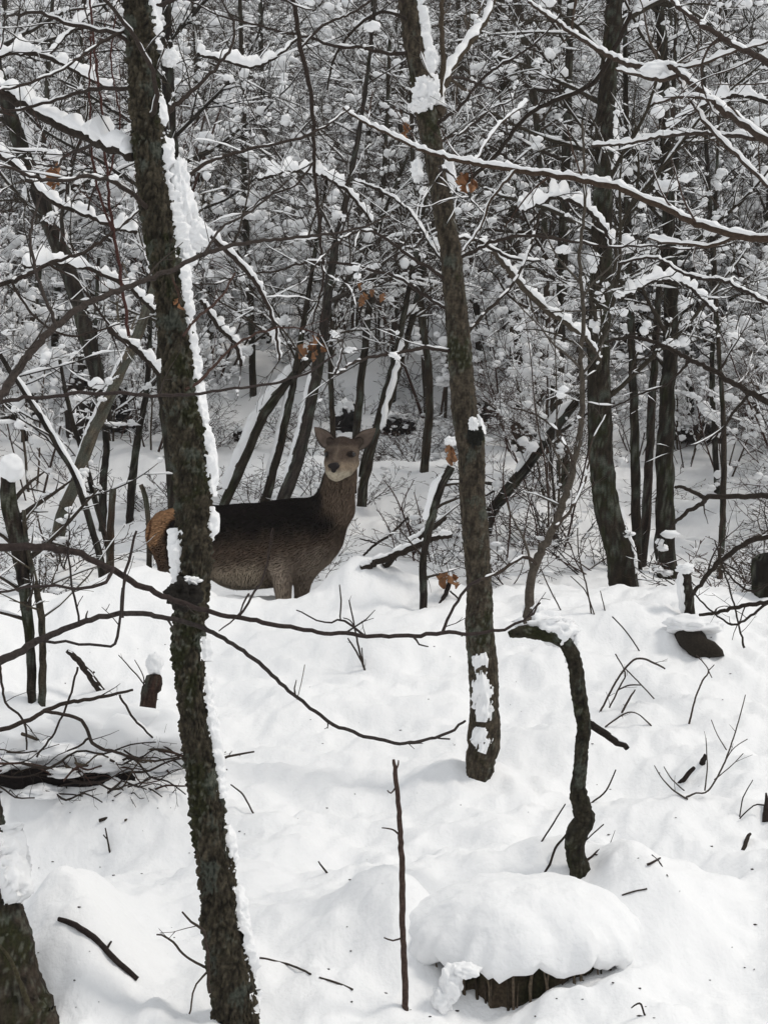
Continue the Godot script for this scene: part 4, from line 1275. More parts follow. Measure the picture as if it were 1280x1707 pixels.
	path = sunk(trace([[966, 1452, 38], [958, 1420, 34], [960, 1390, 38], [975, 1365, 34], [966, 1335, 30], [963, 1300, 23], [970, 1250, 24], [972, 1210, 25], [966, 1160, 26], [958, 1110, 26], [942, 1075, 26], [915, 1060, 24], [885, 1054, 22], [862, 1054, 19], [848, 1058, 12]], d, d - 0.1, 0.008, 0.12), 0.2)
	o = thing("hooked_sapling", "mossy sapling bent like a hook, snow on the bend, thin upright stem", "sapling", foot)
	trunk = part("trunk", bark_trunk(path, 40, 0.005, Color(0.06, 0.052, 0.036), 0.02, -0.4, 34.0), m_bark, o, foot)
	add_branch(o, foot, "upright_stem", trace([[877, 1050, 17], [881, 1010, 17], [886, 975, 15], [893, 935, 15], [910, 905, 14], [928, 870, 13], [943, 825, 12], [953, 780, 11], [965, 730, 10], [970, 660, 9], [968, 590, 8], [972, 520, 7], [965, 430, 6], [975, 330, 5], [970, 200, 4]], d - 0.08, d + 0.5, 0.02), Color(0.12, 0.1, 0.082), 0.0, 5.0, 0.3, 0.006)
	add_branch(o, foot, "side_branch", trace([[893, 940, 7], [870, 930, 6], [830, 955, 5], [800, 968, 5], [782, 975, 4]], d, d - 0.2, 0.02), DARK * 1.5, 0.006, 3.0, 0.2)
	add_branch(o, foot, "side_branch", trace([[925, 880, 6], [950, 850, 5], [975, 800, 4], [985, 740, 3], [1010, 690, 2]], d, d + 0.3, 0.02), DARK * 1.5, 0.004, 5.0, 0.25)
	add_branch(o, foot, "side_branch", trace([[956, 770, 5], [930, 720, 4], [890, 690, 3], [850, 680, 2]], d + 0.1, d + 0.4, 0.02), DARK * 1.5, 0.008, 5.0, 0.25, 0.006)
	add_branch(o, foot, "dead_branch", trace([[976, 1203, 13], [1000, 1218, 13], [1022, 1232, 13], [1045, 1248, 9]], d - 0.02, d + 0.06, 0.02), DARK * 0.7, 0.005, 0.0, 0.1)
	lump(trunk, foot, "snow_cap", [[at(905, 1040, d - 0.04), Vector3(0.09, 0.045, 0.055)], [at(935, 1056, d - 0.04), Vector3(0.06, 0.05, 0.05)], [at(952, 1082, d - 0.04), Vector3(0.026, 0.06, 0.04)], [at(890, 1022, d - 0.02), Vector3(0.04, 0.045, 0.04)], [at(960, 1110, d - 0.04), Vector3(0.012, 0.04, 0.025)]])

	# the thick trunk cut by the lower left corner
	foot = ground(20, 1690)
	d = -foot.z
	path = sunk(trace([[18, 1692, 140], [0, 1600, 116], [-14, 1500, 96], [-28, 1400, 84], [-42, 1250, 80], [-60, 1050, 76]], d, d + 0.25, 0.01, 0.06), 0.2)
	o = thing("thick_trunk", "thick brown trunk in the lower left corner, snow banked on its right", "tree", foot)
	trunk = part("trunk", bark_trunk(path, 90, 0.008, Color(0.085, 0.067, 0.05), -0.3, -0.4, 24.0), m_bark, o, foot)
	plaster(trunk, "snow_strip", foot, path, [[1380, 1520, 0.03]], Vector3(1, 0.2, 0.25), 0.45)

	# the post at the left edge and the two thin stems before it
	var pf := ground(54, 1168)
	tree("snow_capped_post", "dark mossy post at the left edge, a round ball of snow on top", "post",
		[[54, 1168, 16], [50, 1080, 17], [44, 1000, 20], [34, 930, 28], [22, 870, 28], [14, 820, 27], [12, 792, 22]], DARK * 1.2, {"d": -pf.z, "sides": 30, "step": 0.03, "moss": -0.1, "crack": 18.0, "branches": 5, "from": 0.4, "reach": 0.45, "least": 0.002, "snow": 0.3})
	var sb := MB.new(); sb.col = Color.WHITE
	var sbp := at(20, 780, -pf.z)
	sb.blob(sbp, Vector3(0.062, 0.07, 0.065), ico3_v, ico3_i, nz, 0.25, 1.0)
	sb.face_normals()
	var ball := part("snow_ball", sb, m_snow, self, sbp); ball.position = sbp
	tag(ball, "round white ball of snow resting on the mossy post at the left edge", "snow")
	tree("thin_stem", "thin stem right of the snow-topped post at the left, split at its top", "sapling",
		[[70, 1172, 14], [72, 1110, 13], [70, 1030, 12], [62, 985, 11], [52, 940, 10], [44, 900, 9], [40, 850, 7]], Color(0.1, 0.082, 0.06), {"sides": 20, "step": 0.03, "branches": 5, "from": 0.45, "reach": 0.5, "least": 0.002, "snow": 0.3})


func boughs() -> void:
	var ov := "bare branches reaching across the view"
	bough("bare_branch", "upper of the two long bare branches crossing before the mossy tree", "branch",
		[[-60, 925, 15], [0, 913, 14], [60, 913, 13], [110, 917, 12], [160, 935, 11], [210, 962, 11], [260, 988, 10], [310, 1008, 9], [370, 1024, 8], [450, 1040, 8], [530, 1052, 7], [610, 1061, 7], [680, 1060, 7], [737, 1055, 7], [790, 1057, 6], [840, 1048, 5], [880, 1030, 4], [900, 1005, 3]],
		3.4, 4.6, Color(0.06, 0.047, 0.042), 0.0, 2.6, 0.09, ov,
		[[[[190, 948, 7], [175, 970, 6], [130, 980, 5], [80, 976, 5], [30, 982, 4], [-20, 990, 4]], 3.6, 3.3], [[[205, 1030, 5], [205, 985, 5], [215, 935, 5], [228, 885, 4]], 3.7, 3.75], [[[396, 1030, 4], [415, 1005, 4], [425, 985, 4], [440, 960, 3], [448, 920, 2], [455, 880, 2]], 3.95, 4.1],
		[[[415, 990, 4], [400, 1020, 3], [365, 1052, 2]], 4.0, 3.9], [[[737, 1055, 6], [752, 1020, 5], [775, 985, 5], [800, 965, 4]], 4.4, 4.5], [[[690, 1063, 4], [700, 1074, 3], [714, 1078, 2]], 4.3, 4.3], [[[610, 1061, 4], [575, 1036, 4], [540, 1036, 3], [494, 1017, 2]], 4.2, 4.3], [[[568, 1035, 3], [568, 1000, 3], [566, 975, 2]], 4.2, 4.25]])
	bough("bare_branch", "lower of the two long bare branches crossing the mossy tree, sagging widely", "branch",
		[[-60, 1140, 17], [0, 1103, 15], [40, 1082, 13], [75, 1062, 12], [130, 1040, 10], [190, 1024, 9], [240, 1024, 9], [290, 1034, 8], [340, 1048, 8], [390, 1075, 7], [440, 1112, 7], [490, 1158, 6], [540, 1198, 6], [590, 1222, 6], [640, 1235, 6], [690, 1237, 5], [740, 1224, 5], [775, 1202, 4]],
		3.3, 4.7, Color(0.062, 0.05, 0.045), 0.0, 2.6, 0.09, ov,
		[[[[60, 1070, 6], [110, 1070, 5], [150, 1076, 5], [185, 1076, 5], [198, 1060, 5], [200, 1020, 4], [205, 980, 4]], 3.5, 3.6], [[[132, 1038, 4], [122, 980, 4], [112, 900, 3]], 3.6, 3.6], [[[690, 1237, 4], [720, 1230, 3], [750, 1232, 3]], 4.6, 4.6]])
	bough("bare_branch", "arching branch rising from the left edge across the mossy tree at mid height", "branch",
		[[-40, 690, 17], [0, 660, 15], [25, 622, 14], [55, 582, 13], [95, 545, 12], [130, 515, 11], [180, 492, 10], [230, 472, 9], [290, 448, 8], [340, 425, 8], [390, 408, 7], [450, 400, 6], [530, 392, 5], [600, 380, 4], [650, 360, 3]], 3.9, 5.2, Color(0.075, 0.062, 0.052), 0.0, 3.0, 0.3, ov,
		[[[[95, 545, 7], [70, 480, 6], [50, 400, 5], [70, 320, 4]], 4.1, 4.3], [[[340, 425, 5], [370, 380, 4], [420, 350, 4], [480, 300, 3]], 4.7, 5.0]])
	bough("bare_branch", "level thin branch running across the mossy tree just above the deer", "branch",
		[[-30, 676, 8], [20, 668, 8], [80, 660, 7], [160, 655, 7], [240, 658, 7], [310, 658, 6], [380, 650, 5], [450, 640, 5], [510, 622, 4], [560, 590, 3]], 4.0, 4.5, Color(0.065, 0.05, 0.045), 0.0, 3.0, 0.2, ov)
	bough("snowy_branch", "long snowy branch sloping across the upper middle before the central trunk", "branch",
		[[1330, 398, 15], [1280, 396, 14], [1230, 394, 13], [1180, 380, 13], [1130, 358, 12], [1085, 336, 12], [1040, 315, 12], [990, 303, 11], [930, 293, 10], [860, 283, 9], [790, 272, 8], [720, 256, 7], [680, 240, 6], [635, 218, 6], [600, 198, 5], [573, 180, 5]], 5.0, 6.2, Color(0.1, 0.067, 0.05), 0.02, 3.0, 0.3, ov,
		[[[[1230, 394, 7], [1180, 410, 6], [1120, 405, 5], [1080, 398, 4]], 5.2, 5.5], [[[860, 283, 5], [820, 330, 4], [800, 380, 3], [770, 420, 2]], 5.7, 5.9], [[[790, 272, 4], [830, 210, 4], [880, 170, 3]], 5.8, 6.1]], 0.004)
	bough("snowy_branch", "snowy branch from the upper right edge, carrying a boat-shaped lump of snow", "branch",
		[[1330, 262, 18], [1280, 232, 16], [1230, 200, 15], [1190, 170, 14], [1150, 135, 13], [1120, 112, 12], [1070, 112, 10], [1020, 95, 9], [970, 66, 8], [920, 30, 7], [880, 0, 6], [850, -40, 5]], 5.8, 7.2, Color(0.1, 0.072, 0.056), 0.02, 3.0, 0.35, ov,
		[[[[1135, 125, 8], [1100, 132, 8], [1060, 125, 6], [1025, 115, 4]], 6.4, 6.6], [[[1300, 330, 9], [1240, 270, 9], [1180, 210, 8], [1130, 130, 7]], 5.9, 6.4], [[[1120, 112, 6], [1160, 110, 5], [1210, 90, 5], [1280, 70, 4]], 6.4, 6.2], [[[1190, 170, 6], [1150, 160, 5], [1090, 172, 4]], 6.1, 6.4]], 0.006)
	var bs := MB.new(); bs.col = Color.WHITE
	var bp := at(1097, 118, 6.5)
	bs.blob(bp, Vector3(0.078, 0.036, 0.06), ico3_v, ico3_i, nz, 0.3, 1.2); bs.face_normals()
	var lumpy := part("snow_lump", bs, m_snow, self, bp); lumpy.position = bp
	tag(lumpy, "boat-shaped lump of snow lying on the upper right branch", "snow")
	bough("snowy_branch", "short level branch with an even white line of snow, at the upper right", "branch",
		[[1330, 238, 9], [1260, 230, 9], [1200, 224, 8], [1150, 222, 7], [1100, 228, 6], [1040, 240, 5], [985, 243, 4]], 6.2, 6.8, Color(0.09, 0.07, 0.055), 0.022, 4.0, 0.3, ov, [], 0.006)
	bough("bare_branch", "dark bare branch curving down to the right before the two dark trunks", "branch",
		[[1010, 570, 5], [1050, 563, 6], [1100, 575, 7], [1150, 600, 8], [1200, 625, 9], [1250, 655, 10], [1330, 700, 11]], 8.2, 7.4, DARK, 0.0, 4.0, 0.45, ov,
		[[[[1250, 655, 6], [1220, 690, 5], [1200, 730, 4]], 7.6, 7.8], [[[1150, 600, 5], [1110, 640, 4], [1060, 660, 3], [1000, 690, 2]], 7.9, 8.3]], 0.008)
	bough("snowy_branch", "snow-heaped branch slanting down to the right, above the leaning broken trunk", "branch",
		[[800, 395, 6], [845, 447, 9], [880, 490, 10], [920, 522, 10], [950, 545, 9], [975, 562, 7], [1000, 600, 5]], 9.0, 9.6, Color(0.1, 0.08, 0.062), 0.055, 3.0, 0.4, ov, [], 0.012)
	bough("forked_branch", "bare forked branch pointing left from the right edge, against the smooth snow behind", "branch",
		[[1340, 826, 10], [1280, 826, 10], [1230, 828, 9], [1180, 830, 9], [1172, 838, 8], [1150, 850, 7], [1130, 865, 6], [1118, 878, 5]], 9.6, 10.2, DARK, 0.0, 0.8, 0.2, ov,
		[[[[1176, 832, 8], [1160, 822, 7], [1140, 813, 6], [1125, 812, 5]], 9.9, 10.1]])
	bough("bare_branch", "bare branch climbing right from the rotten post to the right edge", "branch",
		[[1150, 995, 6], [1170, 970, 8], [1195, 940, 9], [1225, 915, 9], [1260, 898, 10], [1340, 880, 11]], 8.6, 8.2, DARK, 0.003, 3.0, 0.4, "branches of the bare bush at the right")
	bough("bare_branch", "lower bare branch of the bush at the right edge, reaching left over the snow", "branch",
		[[1340, 992, 9], [1280, 1003, 8], [1230, 1012, 7], [1190, 1022, 6], [1165, 1025, 5]], 7.9, 8.3, DARK, 0.0, 4.0, 0.35, "branches of the bare bush at the right",
		[[[[1280, 1003, 5], [1230, 1040, 4], [1200, 1030, 3], [1170, 1005, 3], [1155, 985, 2]], 8.0, 8.4], [[[1300, 960, 5], [1250, 985, 4], [1205, 945, 3], [1200, 900, 2]], 8.1, 8.4], [[[1240, 1080, 4], [1230, 1040, 3], [1215, 980, 3], [1190, 900, 2]], 8.2, 8.3]])
	bough("bare_branch", "thin dark branch hanging from the top between mossy tree and central trunk", "branch",
		[[480, -60, 9], [492, 20, 8], [502, 80, 8], [515, 140, 8], [522, 200, 7], [524, 270, 6], [530, 340, 6], [535, 410, 5], [538, 470, 4], [520, 540, 3]], 6.4, 6.8, DARK * 1.2, 0.003, 5.0, 0.5, ov, [[[[502, 80, 5], [540, 40, 5], [590, 20, 4], [640, -20, 4]], 6.5, 6.7], [[[524, 270, 4], [490, 310, 4], [440, 330, 3], [380, 380, 2]], 6.6, 6.4]], 0.008)
	bough("bare_branch", "reddish bunch of upright shoots in the upper left corner, left of the mossy tree", "branch",
		[[215, 560, 6], [205, 480, 6], [190, 390, 6], [180, 300, 5], [172, 200, 5], [160, 100, 4], [150, 0, 4], [140, -60, 3]], 5.4, 5.6, Color(0.11, 0.05, 0.042), 0.0, 4.0, 0.5, ov,
		[[[[190, 390, 4], [160, 300, 4], [150, 180, 3], [152, 60, 3]], 5.5, 5.3], [[[180, 300, 4], [200, 200, 3], [185, 90, 3], [205, -30, 2]], 5.5, 5.6]])
	bough("snowy_branch", "dark branch with thick snow at the left, sloping down under the brown leaf", "branch",
		[[-40, 240, 12], [10, 262, 11], [40, 290, 11], [75, 325, 10], [110, 345, 10], [150, 360, 9], [190, 378, 8], [228, 388, 7]], 6.4, 6.0, DARK, 0.05, 3.0, 0.4, ov, [], 0.012)
	bough("bare_branch", "forked bare branch entering at the left edge halfway up, below the snowy limb", "branch",
		[[-40, 480, 9], [20, 470, 8], [80, 440, 7], [140, 420, 6], [200, 380, 5], [250, 330, 4]], 5.0, 5.6, DARK * 1.2, 0.006, 5.0, 0.4, ov, [[[[80, 440, 5], [130, 470, 4], [180, 540, 4], [215, 580, 3]], 5.2, 5.5], [[[20, 470, 5], [60, 530, 4], [120, 560, 4], [200, 540, 3]], 5.1, 5.4]], 0.006)
	bough("bare_branch", "branch crossing the top right corner diagonally, nearest to the corner", "branch",
		[[1340, 150, 12], [1270, 100, 11], [1200, 60, 9], [1130, 10, 8], [1080, -60, 6]], 5.6, 6.4, Color(0.09, 0.066, 0.052), 0.012, 5.0, 0.4, ov, [[[[1200, 60, 5], [1170, 100, 4], [1175, 160, 3], [1200, 200, 2]], 6.0, 6.2]], 0.006)
	bough("bare_branch", "branch at the right edge below the long snowy branch, twigs spread leftwards", "branch",
		[[1340, 540, 9], [1270, 500, 8], [1210, 470, 7], [1150, 460, 6], [1090, 430, 5], [1030, 440, 4]], 6.6, 7.4, DARK * 1.2, 0.014, 6.0, 0.45, ov, [], 0.01)

	# boughs weighed down with snow further in
	bough("snowy_branch", "branch with a broad load of snow near the top left corner, above the snowy limb", "branch", [[-30, 100, 9], [30, 88, 9], [80, 95, 8], [130, 120, 7], [185, 150, 5]], 7.6, 8.0, DARK, 0.075, 3.0, 0.4, ov, [[[[80, 95, 6], [110, 60, 5], [150, 20, 4], [160, -30, 3]], 7.8, 8.0]], 0.012)
	bough("snowy_branch", "snow-laden branch sagging between the pale pole's top and the mossy tree", "branch", [[40, 445, 7], [100, 440, 8], [160, 452, 8], [215, 480, 8], [258, 520, 7]], 10.0, 10.6, DARK, 0.09, 3.0, 0.45, ov, [], 0.014)
	bough("snowy_branch", "thick cushion of snow on a short branch just left of the mossy tree", "branch", [[180, 548, 10], [215, 572, 11], [245, 600, 10], [268, 625, 8]], 11.0, 11.2, DARK, 0.13, 2.0, 0.4, ov, [], 0.014)
	bough("snowy_branch", "snow-padded hanging branch right of the mossy tree, left of the leaning clump", "branch", [[335, 500, 7], [365, 545, 8], [392, 572, 7], [402, 610, 6]], 11.5, 11.8, DARK, 0.1, 3.0, 0.4, ov, [], 0.014)
	bough("snowy_branch", "white loaded branch high between the mossy tree and the hanging dark branch", "branch", [[330, 90, 6], [370, 100, 7], [420, 110, 7], [460, 95, 6], [500, 60, 5]], 9.5, 9.9, DARK, 0.07, 4.0, 0.45, ov, [], 0.014)
	bough("snowy_branch", "loaded branch right of the central trunk just below the long snowy branch", "branch", [[870, 352, 7], [915, 332, 8], [960, 338, 8], [1000, 372, 7], [1020, 410, 5]], 9.4, 9.8, DARK, 0.1, 4.0, 0.45, ov, [], 0.014)
	bough("snowy_branch", "loaded branch between the two dark trunks at the height of the snow-heaped branch", "branch", [[1030, 500, 6], [1070, 478, 7], [1110, 465, 7], [1150, 480, 6], [1190, 520, 5]], 10.5, 10.8, DARK, 0.085, 4.0, 0.45, ov, [], 0.014)
	bough("snowy_branch", "loaded branch left of the central trunk in the dark gap over the deer", "branch", [[430, 300, 6], [480, 285, 7], [530, 290, 7], [580, 320, 6], [620, 370, 4]], 10.0, 10.4, DARK, 0.085, 4.0, 0.5, ov, [], 0.014)
	bough("snowy_branch", "loaded branch far right, between the corner branch and the short level one", "branch", [[1320, 190, 8], [1250, 160, 8], [1200, 165, 7], [1150, 190, 6], [1110, 215, 5]], 8.8, 9.2, DARK, 0.07, 4.0, 0.5, ov, [], 0.014)


func stick_mesh(kind: int) -> ArrayMesh:      # a crooked dead stick one metre long, 2 cm thick
	var p: Array = []; var r: Array = []
	for k in 6:
		p.append(Vector3(k * 0.2 - 0.5, R.randf_range(-0.05, 0.05), R.randf_range(-0.05, 0.05))); r.append(lerpf(0.011, 0.004, k / 5.0))
	var path := spline(p, r, 0.06, 0.2)
	var w := MB.new(); w.col = ([DARK, DARK * 1.3, RED_TWIG, BARK] as Array)[kind % 4]
	w.tube(path[0], path[1], 7)
	shoots(w, null, path, 5.0, 0.16, 0.003, twig_spec(0.0), 0.2, 2)
	return w.commit(Vector3.ZERO, m_twig)


func leaf_mesh(kind: int) -> ArrayMesh:       # a curled dry leaf about 8 cm long
	var mb := MB.new()
	for i in 7:
		var t := i / 6.0
		var wd := 0.026 * pow(sin(PI * clampf(t * 0.94 + 0.03, 0, 1)), 0.7) * (1.0 + 0.25 * sin(t * 19.0 + kind))
		for k in 5:
			var u := k / 2.0 - 1.0
			mb.v.append(Vector3(u * wd, -t * 0.08, (u * u) * wd * (0.9 + 0.3 * kind) + sin(t * 5.0 + kind * 2.0) * 0.012 + 0.004 * sin(u * 9.0 + t * 14.0)))
			mb.n.append(Vector3.ZERO)
			mb.c.append(Color(0.27, 0.125, 0.05) * (0.8 + 0.35 * sin(u * 3.0 + kind * 1.7) * sin(t * 6.0)))
			if i > 0 and k > 0:
				var q := i * 5 + k
				mb.ix.append_array([q - 6, q - 1, q, q - 6, q, q - 5])
	mb.face_normals()
	return mb.commit(Vector3.ZERO, m_leaf)


func leaves(label: String, p: Vector3, n: int, size: float, spread: Vector3, snow := 0.0) -> void:
	var o := thing("dry_leaves", label, "leaves", p, "brown leaves still hanging")
	for k in n:
		var l := MeshInstance3D.new(); l.name = "leaf"; l.mesh = leaf_meshes[k % 3]
		var b := Basis.from_euler(Vector3(R.randf_range(-0.6, 0.6), R.randf() * TAU, R.randf_range(-0.7, 0.7))).scaled(Vector3.ONE * size * 0.8 * R.randf_range(0.8, 1.2))
		l.transform = Transform3D(b, Vector3(R.randf_range(-1, 1) * spread.x, R.randf_range(-1, 1) * spread.y, R.randf_range(-1, 1) * spread.z))
		o.add_child(l, true)
	var w := MB.new(); w.col = RED_TWIG
	w.tube(PackedVector3Array([Vector3(-0.02, spread.y + 0.06, 0), Vector3(0.0, 0.02, 0.004), Vector3(0.004, -spread.y, 0)]), PackedFloat32Array([0.003, 0.0025, 0.0015]), 5)
	part("twig", w, m_twig, o)
	if snow > 0.0:
		var s := MB.new(); s.col = Color.WHITE
		s.blob(Vector3(0, spread.y + snow * 0.5, 0), Vector3(snow, snow * 0.7, snow), ico3_v, ico3_i, nz, 0.4); s.face_normals()
		part("snow", s, m_snow, o)


# a bare shoot or stick rising from the snow at that place of the photograph, its tips given in pixels
func sprig(called: String, label: String, category: String, strands: Array, col: Color, group := "", twigs := 2.0, snow := 0.0, lying := false) -> void:
	var f: Array = strands[0][0]
	var g := ground(f[0], f[1])
	var o := thing(called, label, category, g, group)
	for k in strands.size():
		var pts: Array = strands[k].duplicate()
		var d0 := -ground(pts[0][0], pts[0][1]).z if k == 0 or strands[k].size() < 2 or pts[0][1] > f[1] - 6 else -g.z
		var path: Array
		if lying:      # follows the surface of the snow
			var lp: Array = []; var lr: Array = []
			for e in pts:
				var y := ground(e[0], e[1]); lr.append(e[2] * 0.45 * -y.z / F); lp.append(y + Vector3(0, lr[-1] * 1.2, 0))
			path = spline(lp, lr, 0.015, 0.25)
		else:
			for e in pts.size(): pts[e] = [pts[e][0], pts[e][1], pts[e][2] * (0.74 if pts[e][2] < 7 else 0.9)]
			path = trace(pts, d0, d0 + R.randf_range(-0.12, 0.12), 0.015, 0.25)
			if k == 0: path = sunk(path, 0.05)
		add_branch(o, g, "stem" if k == 0 else "shoot", path, col, snow, twigs, 0.1 if called == "brush" else 0.07, 0.014 if called == "brush" else 0.0)


func small_things() -> void:
	for k in 3: leaf_meshes.append(leaf_mesh(k))
	for k in 6: stick_meshes.append(stick_mesh(k))
	# the old stump under its dome of snow
	var sc := at(868, 1600, 5.15)
	var d := -sc.z
	var top := 0.115
	var base := Vector3(sc.x, top - 0.42, sc.z)
	var o := thing("old_stump", "wide rotten stump with upright splinters showing under a dome of snow, bottom right", "stump", base)
	var mb := MB.new()
	var sides := 150
	for i in 15:
		var t := i / 14.0
		for k in sides:
			var a := TAU * k / sides
			var f := nz.get_noise_2d(k * 0.55, t * 1.2) * 0.018 + nz.get_noise_2d(k * 0.13 + 50.0, t * 2.5) * 0.02 + cell.get_noise_2d(k * 0.45, t * 1.4) * 0.016
			var r := 0.335 + f - t * 0.02 + (1.0 - t) * 0.03
			mb.v.append(base + Vector3(cos(a) * r * 1.05, t * 0.42 + nz.get_noise_1d(k * 0.9) * 0.02 * t, sin(a) * r * 0.85)); mb.n.append(Vector3.ZERO)
			var tone := 0.6 + 0.9 * (nz.get_noise_2d(k * 0.7, t * 0.8 + 12.0) * 0.5 + 0.5)
			var cc := Color(0.11, 0.083, 0.056) * tone
			cc = cc.lerp(Color(0.022, 0.025, 0.01), clampf(nz.get_noise_2d(k * 0.06, t * 3.0 + 7.0) * 2.5 + 0.15, 0, 0.8))
			mb.c.append(Color(cc.r, cc.g, cc.b))
		if i > 0: mb.link(i * sides, (i - 1) * sides, sides)
	mb.face_normals()
	for k in mb.n.size():
		if mb.n[k].dot(mb.v[k] - base) < 0: mb.n[k] = -mb.n[k]
	part("stump_wall", mb, m_bark, o, base)
	for k in 34:      # splinters of grey wood standing proud of the wall
		var a := lerpf(0.12, PI - 0.1, (k + R.randf() * 2.0 - 0.5) / 34.0)
		var sp := MB.new(); sp.col = Color(0.2, 0.155, 0.11) * R.randf_range(0.3, 1.2)
		var rr := 0.335 + R.randf_range(-0.008, 0.008)
		var b := base + Vector3(cos(a) * rr * 1.05, R.randf_range(0.16, 0.24), sin(a) * rr * 0.85)
		var h := R.randf_range(0.14, 0.26)
		sp.tube(PackedVector3Array([b, b + Vector3(R.randf_range(-0.004, 0.004), h * 0.5, 0), b + Vector3(R.randf_range(-0.02, 0.02), h, -0.006)]), PackedFloat32Array([R.randf_range(0.003, 0.007), R.randf_range(0.003, 0.008), 0.002]), 5)
		part("splinter", sp, m_bark, o, base)
	var cap := MB.new(); cap.col = Color.WHITE
	var rings := 46; var cs := 120
	for i in rings:
		for k in cs:
			var a := TAU * k / cs
			var t := i / 32.0
			var ca := cos(a); var sa := sin(a)
			var rim := 0.385 * (1.0 + 0.08 * nz.get_noise_2d(ca * 1.2, sa * 1.2) + 0.05 * nz.get_noise_2d(ca * 7.0, sa * 7.0) * pow(minf(t, 1.0), 8.0))
			var rim_y := 0.035 * nz.get_noise_2d(ca * 2.2 + 9.0, sa * 2.2) + 0.013 * nz.get_noise_2d(ca * 14.0, sa * 14.0 + 4.0) + 0.012 * nz.get_noise_2d(ca * 40.0, sa * 40.0)
			var r: float; var y: float
			if t <= 1.0:
				r = rim * t
				y = 0.215 * pow(maxf(0.0, 1.0 - pow(t, 2.6)), 0.62) + rim_y * smoothstep(0.8, 1.0, t)
			else:
				var e := (t - 1.0) / ((rings - 1) / 32.0 - 1.0)
				r = rim * (1.0 - 0.32 * e)
				y = rim_y - 0.04 * sin(PI * minf(e * 1.6, 1.0)) + 0.02 * e
			var q := Vector3(ca * r * 1.14, y, sa * r * 0.86)
			q += Vector3(ca, 0.6, sa) * (nz.get_noise_3d(q.x * 6.0, q.y * 6.0, q.z * 6.0) * 0.016 + nz.get_noise_3d(q.x * 20.0, q.y * 20.0, q.z * 20.0) * 0.005)
			cap.v.append(q + Vector3(sc.x + 0.01, top, sc.z)); cap.n.append(Vector3.ZERO); cap.c.append(Color.WHITE)
		if i > 0: cap.link((i - 1) * cs, i * cs, cs)
	cap.face_normals()
	var cb := Vector3(sc.x, top, sc.z)
	var co := part("snow_dome", cap, m_ground, self, cb); co.position = cb
	tag(co, "smooth dome of snow covering the wide rotten stump, bottom right", "snow")
	var clot := MB.new(); clot.col = Color.WHITE
	var fz := sc.z + 0.315
	for e in [[752, 1640, 0.045, 0.07], [775, 1618, 0.06, 0.03], [738, 1665, 0.045, 0.05]]:
		clot.blob(at(e[0], e[1], -fz), Vector3(e[2], e[3], 0.05) * 0.8, ico3_v, ico3_i, nz, 0.45, 1.4)
	clot.face_normals()
	var cp := at(760, 1640, -fz)
	var cl := part("snow_clot", clot, m_snow, self, cp); cl.position = cp
	tag(cl, "ragged clot of snow clinging to the front of the rotten stump", "snow")

	# the lone stick in the foreground
	sprig("upright_stick", "tall thin reddish stick standing upright in the snow, bottom centre", "stick", [[[676, 1682, 12], [674, 1620, 12], [671, 1560, 11], [671, 1500, 12], [670, 1440, 11], [667, 1380, 10], [663, 1330, 9], [659, 1290, 9], [656, 1266, 6]],
		[[668, 1394, 5], [655, 1383, 4], [637, 1380, 3]], [[661, 1310, 5], [652, 1322, 3], [646, 1318, 3]], [[671, 1563, 5], [655, 1568, 4], [640, 1563, 3]], [[658, 1290, 5], [663, 1275, 4], [664, 1268, 3]]], Color(0.105, 0.068, 0.058), "", 0.0)
	sprig("dead_stick", "dark dead stick lying on the snow right of the thick corner trunk", "stick", [[[230, 1637, 9], [200, 1612, 11], [175, 1585, 11], [150, 1563, 12], [120, 1545, 11], [98, 1536, 8]], [[178, 1588, 6], [182, 1578, 5], [186, 1572, 4]]], DARK * 0.9, "", 0.0, 0.0, true)
	sprig("dead_stick", "greenish thin stick crossing the very bottom left corner before the thick trunk", "stick", [[[62, 1712, 14], [50, 1680, 12], [35, 1640, 9], [18, 1600, 7], [-5, 1570, 5]]], Color(0.09, 0.075, 0.045), "", 0.0)
	# stumps and snags on the left
	tree("snag", "short reddish snag topped by a pillow of snow, left of the mossy tree", "snag", [[244, 1196, 26], [249, 1165, 27], [254, 1138, 30], [257, 1126, 24]], Color(0.085, 0.05, 0.038), {"sides": 34, "step": 0.02, "relief": 0.006, "crack": 22.0})
	var g := ground(244, 1196)
	var sn := MB.new(); sn.col = Color.WHITE
	sn.blob(at(258, 1108, -g.z), Vector3(0.042, 0.062, 0.045), ico3_v, ico3_i, nz, 0.3); sn.face_normals()
	var sp2 := at(258, 1108, -g.z)
	var sno := part("snow_pillow", sn, m_snow, self, sp2); sno.position = sp2
	tag(sno, "upright pillow of snow on the short reddish snag", "snow")
	sprig("dead_branch", "thick broken branch jutting up from the mound left of the short snag", "branch", [[[176, 1160, 14], [160, 1138, 15], [140, 1112, 12], [124, 1094, 11], [112, 1085, 7]], [[150, 1125, 6], [158, 1120, 5]]], DARK, "", 0.0, 0.004)
	sprig("weed_stalks", "two thin stalks beside the left of the short snag", "plant", [[[235, 1192, 3], [236, 1160, 3], [240, 1130, 3], [225, 1100, 2]], [[240, 1140, 3], [222, 1118, 3], [198, 1092, 2]]], DARK * 1.6, "", 3.0)
	# the brush pile
	var bp := ground(150, 1318) + Vector3(0, 0.0, -0.12)
	var pile := thing("brush_pile", "dark heap of dead branches half buried under the mound at the left", "brush pile", bp)
	var bd := -bp.z
